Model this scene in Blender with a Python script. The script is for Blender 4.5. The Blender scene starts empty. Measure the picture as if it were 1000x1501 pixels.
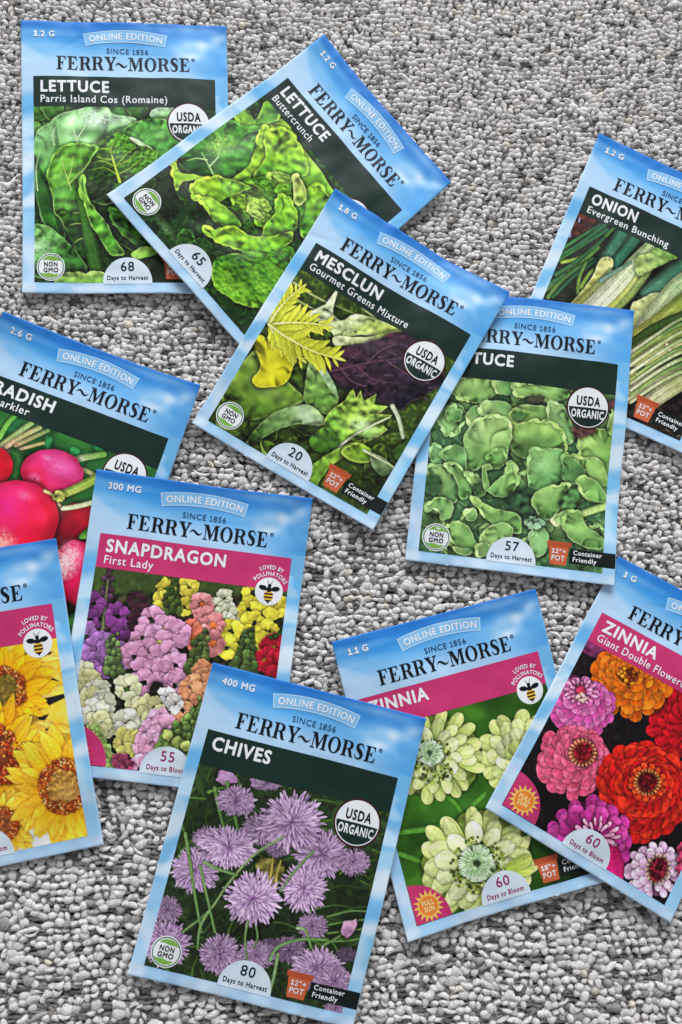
import bpy, bmesh, math, random
import numpy as np
from mathutils import Vector, Matrix

CAM_LENS = 51.207
CAM_MAT = [[0.997876, -0.009166, -0.064492, -0.024203], [0.0, 0.990051, -0.140706, -0.052805], [0.06514, 0.140407, 0.987949, 0.370764], [0.0, 0.0, 0.0, 1.0]]
# corners of each packet on the rug, mm: top left, top right, bottom left, bottom right
CORNERS = {
    'romaine': [[-130.21, 199.71], [-47.28, 200.66], [-124.04, 84.05], [-43.18, 86.43]],
    'butter': [[-7.28, 197.7], [44.49, 134.51], [-92.3, 123.17], [-35.68, 60.28]],
    'mesclun': [[-2.74, 129.42], [66.46, 87.24], [-57.73, 33.47], [12.0, -7.47]],
    'lettuce': [[36.94, 90.57], [117.47, 81.92], [24.56, -18.67], [105.22, -28.46]],
    'onion': [[107.03, 158.96], [181.22, 125.71], [63.24, 57.14], [137.8, 23.44]],
    'radish': [[-130.38, 75.86], [-54.33, 47.53], [-169.21, -29.06], [-89.59, -57.48]],
    'snap': [[-92.42, 14.37], [-11.19, 4.28], [-105.61, -97.03], [-24.49, -107.24]],
    'sun': [[-188.0, -24.67], [-106.12, -11.97], [-166.16, -138.49], [-86.09, -122.57]],
    'chives': [[-47.75, -57.36], [31.27, -77.94], [-76.16, -166.84], [4.11, -187.42]],
    'zgreen': [[-3.9, -49.86], [74.69, -29.53], [23.95, -157.6], [100.19, -137.08]],
    'zgiant': [[108.13, -16.62], [181.05, -54.82], [53.01, -110.58], [121.8, -152.71]],
}
# where each packet's printed design sits: a plane-to-plane map used only to lay out the prints, in mm
HM = {
    'romaine': [0.267749, -0.00133875, -7.99365, -0.00859832, 0.288521, -8.10917, -6.65217e-05, 5.42921e-05, 1.0],
    'butter': [0.153885, 0.20889, -83.5397, -0.218365, 0.188176, 94.3146, -0.000211388, 0.000143028, 1.0],
    'mesclun': [0.234887, 0.143732, -155.117, -0.147464, 0.248845, 3.79719, -4.90229e-05, 7.42264e-05, 1.0],
    'lettuce': [0.293704, 0.0309149, -199.842, -0.0357782, 0.307112, -106.462, 4.98866e-06, 0.000119536, 1.0],
    'onion': [0.271096, 0.113245, -260.376, -0.12824, 0.292463, 55.6923, -6.24635e-06, 0.000123911, 1.0],
    'radish': [0.263925, 0.11485, -53.4453, -0.106395, 0.28538, -129.674, -9.68648e-05, 0.000188556, 1.0],
    'snap': [0.264305, 0.0403259, -65.1232, -0.0366089, 0.269884, -180.365, -4.95359e-05, 8.11801e-05, 1.0],
    'sun': [0.263554, -0.0336907, 93.7199, 0.041603, 0.274025, -219.617, -0.000133005, 0.00010983, 1.0],
    'chives': [0.261835, 0.0717474, -151.359, -0.0684111, 0.26113, -232.213, -7.03726e-05, 0.000103212, 1.0],
    'zgreen': [0.252105, -0.0640266, -62.2738, 0.0636755, 0.24409, -260.635, -8.64669e-05, 4.87819e-05, 1.0],
    'zgiant': [0.313029, 0.165622, -418.899, -0.16455, 0.310664, -103.945, 0.000147632, 0.00016504, 1.0],
}

# ------------------------------------------------------------------ camera, world, lights
S = bpy.context.scene
COL = S.collection
cam_d = bpy.data.cameras.new('camera'); cam = bpy.data.objects.new('camera', cam_d); COL.objects.link(cam)
cam_d.sensor_fit = 'HORIZONTAL'; cam_d.sensor_width = 36; cam_d.lens = CAM_LENS
cam_d.clip_start = .01; cam_d.clip_end = 50
cam.matrix_world = Matrix(CAM_MAT)
S.camera = cam
W = bpy.data.worlds.new('World'); S.world = W; W.use_nodes = True
bg = W.node_tree.nodes['Background']; bg.inputs[0].default_value = (.93, .965, 1, 1); bg.inputs[1].default_value = .32

def area(name, loc, target, sx, sy, power, color):
    d = bpy.data.lights.new(name, 'AREA'); d.shape = 'RECTANGLE'; d.size = sx; d.size_y = sy; d.energy = power; d.color = color
    o = bpy.data.objects.new(name, d); COL.objects.link(o); o.location = loc
    o.rotation_euler = (Vector(target) - Vector(loc)).to_track_quat('-Z', 'Y').to_euler()
    return o
# one big window beyond the top of the picture
area('window_light', (.10, 1.75, 1.12), (0, 0, 0), 1.5, .9, 54, (.98, .985, 1))
S.view_settings.view_transform = 'Standard'; S.view_settings.look = 'None'
S.view_settings.exposure = 0; S.view_settings.gamma = 1; S.view_settings.use_curve_mapping = False
S.render.engine = 'CYCLES'
S.cycles.max_bounces = 5; S.cycles.diffuse_bounces = 3
S.cycles.use_denoising = True

# ------------------------------------------------------------------ small helpers
rng = np.random.default_rng(7)
MM = .001
def lin(c):
    c = np.asarray(c, float)
    return np.where(c <= .04045, c / 12.92, ((c + .055) / 1.055) ** 2.4)
def rgb(c): return tuple(lin(np.array(c) / 255.))

def set_mesh(me, V, F, smooth=True):
    """V (n,3) in metres; F list of equal-length index arrays"""
    V = np.ascontiguousarray(V, np.float32)
    Fs = [np.asarray(f, np.int32) for f in (F if isinstance(F, list) else [F]) if len(f)]
    me.vertices.add(len(V)); me.vertices.foreach_set('co', V.ravel())
    tot = np.concatenate([np.full(len(f), f.shape[1], np.int32) for f in Fs])
    idx = np.concatenate([f.ravel() for f in Fs])
    me.loops.add(len(idx)); me.loops.foreach_set('vertex_index', idx)
    me.polygons.add(len(tot))
    st = np.concatenate([[0], np.cumsum(tot)[:-1]]).astype(np.int32)
    me.polygons.foreach_set('loop_start', st); me.polygons.foreach_set('loop_total', tot)
    me.polygons.foreach_set('use_smooth', np.full(len(tot), smooth))
    me.update(calc_edges=True)
def set_col(me, C, name='print'):
    a = me.color_attributes.new(name, 'FLOAT_COLOR', 'POINT')
    a.data.foreach_set('color', np.c_[C, np.ones(len(C))].astype(np.float32).ravel())

# ------------------------------------------------------------------ materials
MATS = {}
def node_mat(name):
    m = bpy.data.materials.new(name); m.use_nodes = True
    nt = m.node_tree; return m, nt, nt.nodes['Principled BSDF']
def paper_bump(nt, b, strength=.05, scale=900):
    tc = nt.nodes.new('ShaderNodeTexCoord'); n = nt.nodes.new('ShaderNodeTexNoise'); n.inputs['Scale'].default_value = scale
    n.inputs['Detail'].default_value = 3
    n2 = nt.nodes.new('ShaderNodeTexNoise'); n2.inputs['Scale'].default_value = 70; n2.inputs['Detail'].default_value = 2
    ad = nt.nodes.new('ShaderNodeMath'); ad.operation = 'MULTIPLY_ADD'; ad.inputs[1].default_value = 4
    bu = nt.nodes.new('ShaderNodeBump'); bu.inputs['Strength'].default_value = strength; bu.inputs['Distance'].default_value = .0004
    nt.links.new(tc.outputs['Object'], n.inputs['Vector']); nt.links.new(tc.outputs['Object'], n2.inputs['Vector'])
    nt.links.new(n2.outputs[0], ad.inputs[0]); nt.links.new(n.outputs[0], ad.inputs[2])
    nt.links.new(ad.outputs[0], bu.inputs['Height']); nt.links.new(bu.outputs[0], b.inputs['Normal'])
def ink(name, c, rough=.42):
    if name in MATS: return MATS[name]
    m, nt, b = node_mat(name)
    b.inputs['Roughness'].default_value = rough; b.inputs['Specular IOR Level'].default_value = .2
    tc = nt.nodes.new('ShaderNodeTexCoord'); n = nt.nodes.new('ShaderNodeTexNoise'); n.inputs['Scale'].default_value = 160; n.inputs['Detail'].default_value = 5
    mx = nt.nodes.new('ShaderNodeMixRGB'); mx.blend_type = 'MIX'
    c = np.array(c, float) * PRINT
    mx.inputs[1].default_value = (*np.clip(c * .93, 0, .9), 1); mx.inputs[2].default_value = (*np.clip(c * 1.07, 0, .9), 1)
    nt.links.new(tc.outputs['Object'], n.inputs['Vector']); nt.links.new(n.outputs[0], mx.inputs[0]); nt.links.new(mx.outputs[0], b.inputs['Base Color'])
    paper_bump(nt, b)
    MATS[name] = m; return m
PRINT = 1.12          # printed reflectance of a colour seen as 1.0 in the soft window light
def print_mat(name):
    m, nt, b = node_mat(name)
    a = nt.nodes.new('ShaderNodeAttribute'); a.attribute_name = 'print'
    nt.links.new(a.outputs['Color'], b.inputs['Base Color'])
    b.inputs['Roughness'].default_value = .42; b.inputs['Specular IOR Level'].default_value = .2
    paper_bump(nt, b)
    return m
M_PRINT = print_mat('printed_paper')
M_WHITE = ink('white_ink', rgb((226, 232, 243)))
M_PALE = ink('pale_ink', rgb((205, 219, 240)))
M_TAG = ink('tag_ink', rgb((126, 182, 226)))
M_NAVY = ink('navy_ink', rgb((12, 32, 48)))
M_BLACK = ink('black_ink', rgb((14, 20, 26)))
M_SINCE = ink('slate_ink', rgb((30, 62, 96)))
M_GREEN = ink('dark_green_ink', rgb((22, 44, 38)))
M_PINK = ink('magenta_ink', rgb((192, 52, 108)))
M_PINKT = ink('magenta_text_ink', rgb((150, 36, 92)))
M_MAROON = ink('maroon_ink', rgb((60, 22, 28)))
M_LEAF = ink('leaf_green_ink', rgb((118, 170, 70)))
M_LEAFD = ink('ring_green_ink', rgb((46, 110, 62)))
M_POT = ink('terracotta_ink', rgb((200, 98, 62)))
M_POTD = ink('terracotta_rim_ink', rgb((180, 80, 48)))
M_STRIP = ink('strip_ink', rgb((16, 26, 24)))
M_YEL = ink('bee_yellow_ink', rgb((226, 178, 60)))
M_SUN = ink('sun_yellow_ink', rgb((245, 190, 88)))
M_SUNO = ink('sun_orange_ink', rgb((226, 128, 50)))

# ------------------------------------------------------------------ how the packets lie: each one sags over those below it
PKW, PKH = 82.5, 113.
GR = .001; GX0, GY0, GNX, GNY = -.26, -.34, 520, 680
def gblur(a, s):
    fy = np.fft.fftfreq(a.shape[0])[:, None]; fx = np.fft.fftfreq(a.shape[1])[None]
    return np.fft.ifft2(np.fft.fft2(a) * np.exp(-2 * (np.pi * s) ** 2 * (fx ** 2 + fy ** 2))).real
def dil(a, r):
    for ax in (0, 1):
        b = a.copy()
        for k in range(-r, r + 1): b = np.maximum(b, np.roll(a, k, ax))
        a = b
    return a
def snoise(n, m, s, seed):
    a = gblur(np.random.default_rng(seed).standard_normal((n, m)), s); return a / a.std()
NU, NV = 166, 227                         # 0.5 mm grid of one packet
UG, VG = np.meshgrid(np.linspace(0, PKW, NU), np.linspace(0, PKH, NV))
def thickness(seed):
    d = np.minimum(np.minimum(UG, PKW - UG), np.minimum(VG, PKH - VG))
    e = .30 + .14 * np.sqrt(np.clip(d / .8, 0, 1))
    du = np.clip(np.minimum(UG, PKW - UG) / 20, 0, 1); dv = np.clip(np.minimum(VG, PKH - VG) / 22, 0, 1)
    sm = lambda x: x * x * (3 - 2 * x)
    lump = 1 + .22 * snoise(NV, NU, 14, seed) + .10 * snoise(NV, NU, 5, seed + 50)
    lower = .75 + .45 * np.clip((VG - 20) / 70, 0, 1)
    cr = np.exp(-np.minimum(PKH - VG, VG * 1.3) / 8) * .12 * snoise(NV, NU, 3.2, seed + 90)
    cr += np.exp(-np.minimum(UG, PKW - UG) / 6) * .06 * snoise(NV, NU, 3.6, seed + 91)
    q = np.random.default_rng(seed + 300); fold = 0          # a few soft creases in the paper
    for k in range(5):
        u0, v0 = (q.uniform(4, 78), q.choice((q.uniform(2, 20), q.uniform(92, 111)))) if k < 3 else (q.choice((3., 79.)), q.uniform(20, 100)); a = q.uniform(0, 3.1416)
        x = (UG - u0) * math.cos(a) + (VG - v0) * math.sin(a); y = -(UG - u0) * math.sin(a) + (VG - v0) * math.cos(a) + .01 * x ** 2 * q.normal(0, 1)
        fold = fold + q.choice((-1, 1)) * q.uniform(.08, .17) * np.exp(-(y / 1.1) ** 2 - (x / q.uniform(5, 12)) ** 2)
    return (e + 1.45 * sm(du) * sm(dv) * lump * lower + cr + fold + .035 * snoise(NV, NU, 5, seed + 92)) * MM
def bil(c, U, V):
    a = U / PKW; b = V / PKH; c = np.asarray(c)
    return (c[0] * (1 - a)[..., None] + c[1] * a[..., None]) * (1 - b)[..., None] + (c[2] * (1 - a)[..., None] + c[3] * a[..., None]) * b[..., None]
def samp(A, x, y):
    i = np.clip(x, 0, A.shape[1] - 1.001); j = np.clip(y, 0, A.shape[0] - 1.001); i0 = i.astype(int); j0 = j.astype(int); a = i - i0; b = j - j0
    return (A[j0, i0] * (1 - a) + A[j0, i0 + 1] * a) * (1 - b) + (A[j0 + 1, i0] * (1 - a) + A[j0 + 1, i0 + 1] * a) * b
def lay_all(order, corners):
    H = np.zeros((GNY, GNX)); gx, gy = np.meshgrid(GX0 + np.arange(GNX) * GR, GY0 + np.arange(GNY) * GR); res = {}
    for n, nm in enumerate(order):
        c = np.asarray(corners[nm])
        D = gblur(dil(H, 9), 8); D = np.maximum(D, H + .00005 * (H > 0)); D = gblur(D, 2.)
        XY = bil(c, UG, VG); zb = samp(D, (XY[..., 0] - GX0) / GR, (XY[..., 1] - GY0) / GR) + .0011
        r = np.random.default_rng(n * 5 + 2); a = UG / PKW; b = VG / PKH      # corners and edges lift a little off the rug
        for (ca, cb) in ((0, 0), (1, 0), (0, 1), (1, 1)): zb = zb + r.uniform(0, .0026) * np.clip(1 - np.hypot((a - ca) * 1.0, (b - cb) * 1.37) / .42, 0, 1) ** 1.7
        zb = zb + .00045 * np.clip(snoise(NV, NU, 30, n + 400) + 1, 0, 3) * np.clip(1 - np.minimum(np.minimum(UG, PKW - UG), np.minimum(VG, PKH - VG)) / 14, 0, 1)
        th = thickness(n * 7 + 3); res[nm] = (zb, zb + th)
        # write the top back into the height map
        A = np.array([c[1] - c[0], c[2] - c[0]]).T; q = np.stack([gx - c[0][0], gy - c[0][1]], -1) @ np.linalg.inv(A).T
        m = (q[..., 0] > -.002) & (q[..., 0] < 1.002) & (q[..., 1] > -.002) & (q[..., 1] < 1.002)
        zt = samp(zb + th, q[..., 0] * (NU - 1), q[..., 1] * (NV - 1)); H = np.where(m, np.maximum(H, zt), H)
    return res
ORDER = ['romaine', 'butter', 'onion', 'zgiant', 'lettuce', 'mesclun', 'radish', 'snap', 'sun', 'zgreen', 'chives']
# zgiant lies over zgreen and under the lettuce packet
ORDER = ['romaine', 'butter', 'onion', 'zgreen', 'zgiant', 'lettuce', 'mesclun', 'radish', 'snap', 'sun', 'chives']

# ------------------------------------------------------------------ the looped rug
def rug_mat(name, dark, light, rough=.95):
    m, nt, b = node_mat(name); b.inputs['Roughness'].default_value = rough; b.inputs['Specular IOR Level'].default_value = .2
    b.inputs['Subsurface Weight'].default_value = .5; b.inputs['Subsurface Radius'].default_value = (1, 1, 1); b.inputs['Subsurface Scale'].default_value = .0009
    b.inputs['Sheen Weight'].default_value = .3; b.inputs['Sheen Roughness'].default_value = .5
    tc = nt.nodes.new('ShaderNodeTexCoord'); n = nt.nodes.new('ShaderNodeTexNoise'); n.inputs['Scale'].default_value = 2200; n.inputs['Detail'].default_value = 4
    mp = nt.nodes.new('ShaderNodeMapping'); mp.inputs['Scale'].default_value = (.5, 1.2, 1)
    a = nt.nodes.new('ShaderNodeAttribute'); a.attribute_name = 'print'
    r = nt.nodes.new('ShaderNodeMapRange'); r.inputs[1].default_value = .3; r.inputs[2].default_value = .7; r.inputs[3].default_value = .66; r.inputs[4].default_value = 1.22
    mx = nt.nodes.new('ShaderNodeMixRGB'); mx.blend_type = 'MULTIPLY'; mx.inputs[0].default_value = 1
    bu = nt.nodes.new('ShaderNodeBump'); bu.inputs['Strength'].default_value = .5; bu.inputs['Distance'].default_value = .0005
    nt.links.new(tc.outputs['Object'], mp.inputs[0]); nt.links.new(mp.outputs[0], n.inputs['Vector']); nt.links.new(n.outputs[0], r.inputs[0]); nt.links.new(r.outputs[0], mx.inputs[2])
    nt.links.new(a.outputs['Color'], mx.inputs[1]); nt.links.new(mx.outputs[0], b.inputs['Base Color'])
    nt.links.new(n.outputs[0], bu.inputs['Height']); nt.links.new(bu.outputs[0], b.inputs['Normal'])
    return m
M_YARN = rug_mat('boucle_yarn', 0, 0)
def rug():
    # backing: dark grey yarn, gently uneven
    n = 150; g = np.linspace(-.45, .45, n); X, Y = np.meshgrid(g, g); Z = -.0042 + .0006 * snoise(n, n, 1.2, 71)
    i = np.arange(n * n).reshape(n, n); F = np.c_[i[:-1, :-1].ravel(), i[:-1, 1:].ravel(), i[1:, 1:].ravel(), i[1:, :-1].ravel()]
    me = bpy.data.meshes.new('rug'); set_mesh(me, np.c_[X.ravel(), Y.ravel(), Z.ravel()], F)
    set_col(me, np.tile(np.array([(.16, .15, .15)]), (n * n, 1)) * (1 + .25 * snoise(n, n, 1, 72).ravel()[:, None])); me.materials.append(M_YARN)
    o = bpy.data.objects.new('rug', me); COL.objects.link(o); o['kind'] = 'structure'; o['label'] = 'grey and off-white boucle rug under the packets'; o['category'] = 'rug'
    # loops: rows of small irregular knots of pale yarn over a lower layer of grey ones
    r = np.random.default_rng(21)
    th = np.radians([0, 26, 50, 74, 98, 124]); ns = 10; V = [(0, 0, 1.)]
    for t in th[1:]: V += [(math.sin(t) * math.cos(a), math.sin(t) * math.sin(a), math.cos(t)) for a in np.arange(ns) * 6.28319 / ns]
    V = np.array(V); F3 = np.array([(0, 1 + i, 1 + (i + 1) % ns) for i in range(ns)]); F4 = []
    for k in range(len(th) - 2):
        for i in range(ns): a = 1 + k * ns; F4.append((a + i, a + ns + i, a + ns + (i + 1) % ns, a + (i + 1) % ns))
    F4 = np.array(F4); m = len(V); low = snoise(120, 120, 3, 73); AV, A3, A4, AC, off = [], [], [], [], 0
    # (pitch x, pitch y, size factor, height, share kept, tone, spread of tone, ceiling)
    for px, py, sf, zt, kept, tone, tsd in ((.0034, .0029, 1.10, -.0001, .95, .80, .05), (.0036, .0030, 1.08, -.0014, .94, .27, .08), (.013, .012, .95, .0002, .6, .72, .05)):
        P = []; y = -.31; sc = []                     # the knots get finer towards the far end of the rug
        while y < .33:
            q = np.interp(y, (-.19, .22), (.93, .72)); x = np.arange(-.26, .262, px * q) + r.uniform(0, px); P.append(np.c_[x, np.full(len(x), y)]); sc.append(np.full(len(x), q)); y += py * q
        P = np.concatenate(P); sc = np.concatenate(sc); K = len(P); P = P + r.normal(0, 1, (K, 2)) * (min(px, .0034) * .16, min(py, .0029) * .10) * sc[:, None]
        if px > .005: P += r.uniform(-.004, .004, P.shape)
        P[:, 1] += np.interp(P[:, 0], np.linspace(-.3, .3, 60), r.normal(0, .0012, 60)) + P[:, 0] * -.03
        kk = r.random(K) < kept * np.interp(P[:, 1], (-.19, .1), (.9, 1.)); P = P[kk]; sc = sc[kk]; K = len(P); bx, by = .0033 * sf, .0028 * sf
        sx = bx * r.gamma(11, .55 / 11, K); sy = by * r.gamma(15, .48 / 15, K); sz = .0016 * r.uniform(.8, 1.15, K) * sc; sx = sx * sc; sy = sy * sc
        ang = r.normal(.04, .34, K); lo = samp(low, (P[:, 0] + .26) / .52 * 119, (P[:, 1] + .31) / .64 * 119)
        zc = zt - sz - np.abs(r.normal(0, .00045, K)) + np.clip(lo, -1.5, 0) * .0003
        d = np.ones((K, m))
        for f in range(6):
            w = r.normal(0, 1, (K, 3)) * (1.6 + .5 * f); d += (.075 / (1 + .3 * f)) * np.sin(w @ V.T + r.uniform(0, 6.28, K)[:, None])
        Q = V[None] * d[..., None]; x = Q[..., 0] * sx[:, None]; y = Q[..., 1] * sy[:, None]; z = Q[..., 2] * sz[:, None]
        y = y + x ** 2 * r.normal(0, 160, K)[:, None]
        ca, sa = np.cos(ang)[:, None], np.sin(ang)[:, None]
        VV = np.stack([x * ca - y * sa + P[:, :1], x * sa + y * ca + P[:, 1:], z + zc[:, None]], -1).reshape(-1, 3); VV[:, 2] = np.minimum(VV[:, 2], .0001)
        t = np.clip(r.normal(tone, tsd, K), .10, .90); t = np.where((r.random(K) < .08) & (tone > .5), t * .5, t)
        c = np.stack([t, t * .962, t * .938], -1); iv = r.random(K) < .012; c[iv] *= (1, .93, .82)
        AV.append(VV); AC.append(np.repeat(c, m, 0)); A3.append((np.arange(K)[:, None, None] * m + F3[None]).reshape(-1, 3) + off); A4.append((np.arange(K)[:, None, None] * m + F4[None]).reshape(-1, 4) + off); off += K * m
    # weft yarns running through the gaps between the knots
    y = -.31; xs = np.arange(-.26, .2605, .0011); tw = np.linspace(-1.2, 1.2, 5)
    while y < .33:
        q = np.interp(y, (-.19, .22), (.84, .65)); w = .0008 * q * r.uniform(.8, 1.2); n = len(xs)
        cy = y + xs * -.03 + gblur(r.normal(0, 1, (1, n)), 5)[0] * .0012 + .00016 * np.sin(xs * 6.283 / .0046 + r.uniform(0, 6)); cz = -.0019 + .00045 * np.sin(xs * 6.283 / (.0068 * q) + r.uniform(0, 6))
        ww = w * (1 + .22 * np.sin(xs * 6.283 / .0023 + r.uniform(0, 6))); vv = np.stack([np.repeat(xs[:, None], 5, 1), cy[:, None] + ww[:, None] * np.sin(tw), cz[:, None] + ww[:, None] * (np.cos(tw) - 1)], -1).reshape(-1, 3)
        k = np.arange(n * 5).reshape(n, 5); o = sum(len(a) for a in AV); AV.append(vv); A4.append(np.stack([k[:-1, :-1], k[1:, :-1], k[1:, 1:], k[:-1, 1:]], -1).reshape(-1, 4) + o)
        t = np.clip(r.normal(.24, .07), .1, .45) * np.clip(1 + .25 * gblur(r.normal(0, 1, (1, n)), 4)[0] * 3, .5, 1.3); AC.append(np.repeat(np.stack([t, t * .94, t * .925], -1), 5, 0)); y += .0029 * q * .72 * r.uniform(.85, 1.15)
    off = sum(len(a) for a in AV)
    # stray fibres standing off the knots
    kn = AV[0].reshape(-1, m, 3); kc = AC[0].reshape(-1, m, 3)[:, 0]; nf = 14; K = len(kn); pick = r.integers(0, 31, (K, nf)); ii = np.arange(K)[:, None]
    b = kn[ii, pick].reshape(-1, 3); ctr = kn.mean(1)[:, None].repeat(nf, 1).reshape(-1, 3); o = b - ctr; o /= np.linalg.norm(o, axis=1, keepdims=True) + 1e-9
    dr = o * .55 + r.normal(0, .6, o.shape); dr /= np.linalg.norm(dr, axis=1, keepdims=True); L = r.uniform(.0006, .0022, len(b))[:, None]; sd = np.cross(dr, r.normal(0, 1, dr.shape)); sd /= np.linalg.norm(sd, axis=1, keepdims=True); sd *= .00005
    cur = r.normal(0, .5, dr.shape) * L; p1 = b + dr * L * .5 + cur * .3; p2 = b + dr * L + cur; p1[:, 2] = np.minimum(p1[:, 2], .0004); p2[:, 2] = np.minimum(p2[:, 2], .0004)
    fv = np.stack([b - sd, b + sd, p1 + sd, p1 - sd, p2 + sd * .5, p2 - sd * .5], 1).reshape(-1, 3); q = np.arange(len(b))[:, None] * 6 + off
    AV.append(fv); AC.append(np.repeat(np.minimum(kc.repeat(nf, 0) * 1.06, .9), 6, 0)); A4.append(np.concatenate([q + [0, 1, 2, 3], q + [3, 2, 4, 5]]))
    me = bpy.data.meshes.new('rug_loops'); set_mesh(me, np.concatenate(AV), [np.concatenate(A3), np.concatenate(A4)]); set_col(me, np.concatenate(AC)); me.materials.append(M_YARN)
    o = bpy.data.objects.new('rug_loops', me); COL.objects.link(o); o['kind'] = 'stuff'; o['label'] = 'off-white knotted loops of the boucle rug'; o['category'] = 'rug pile'
rug()

# ------------------------------------------------------------------ printed pictures: a small procedural painter
PPM = 8                      # painter samples per millimetre (halved for the mesh)
U0, U1, V0, V1 = 4.8, 77.4, 36.2, 108.7
PW, PH = int(round((U1 - U0) * PPM)) // 2 * 2, int(round((V1 - V0) * PPM)) // 2 * 2
GX, GY = np.meshgrid(U0 + (np.arange(PW) + .5) / PPM, V0 + (np.arange(PH) + .5) / PPM)
GX = GX.astype(np.float32); GY = GY.astype(np.float32)
def fnoise(scale, seed, n=640):
    r = np.random.default_rng(seed); a = r.standard_normal((n, n))
    f = np.fft.fftfreq(n)[:, None] ** 2 + np.fft.fftfreq(n)[None] ** 2
    s = scale * PPM
    b = np.fft.ifft2(np.fft.fft2(a) * np.exp(-f * (s * 2.2) ** 2)).real
    return (b / b.std()).astype(np.float32)
NZ = {k: fnoise(k, int(k * 100)) for k in (.22, .5, 1., 2., 4., 9.)}
EM = {}
for k in (1., 2., 4.):
    e = NZ[k] - np.roll(NZ[k], (int(k * 2.6), int(k * 1.6)), (0, 1)); EM[k] = (e / e.std()).astype(np.float32)
def E(k, sl, off=0):
    ys, xs = sl
    return EM[k][(np.arange(ys.start, ys.stop)[:, None] + off * 37) % 640, (np.arange(xs.start, xs.stop)[None] + off * 91) % 640]
def N(k, sl, off=0):
    ys, xs = sl
    a = NZ[k]
    return a[(np.arange(ys.start, ys.stop)[:, None] + off * 37) % 640, (np.arange(xs.start, xs.stop)[None] + off * 91) % 640]
def catmull(P, n=6, closed=True):
    P = np.asarray(P, float); m = len(P); out = []
    for i in range(m if closed else m - 1):
        if closed: p0, p1, p2, p3 = P[i - 1], P[i], P[(i + 1) % m], P[(i + 2) % m]
        else: p0, p1, p2, p3 = P[max(i - 1, 0)], P[i], P[i + 1], P[min(i + 2, m - 1)]
        for t in np.arange(n) / n:
            out.append(.5 * ((2 * p1) + (-p0 + p2) * t + (2 * p0 - 5 * p1 + 4 * p2 - p3) * t * t + (-p0 + 3 * p1 - 3 * p2 + p3) * t ** 3))
    if not closed: out.append(P[-1])
    return np.array(out)
def c3(c): return np.array(c, np.float32) / 255.
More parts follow.
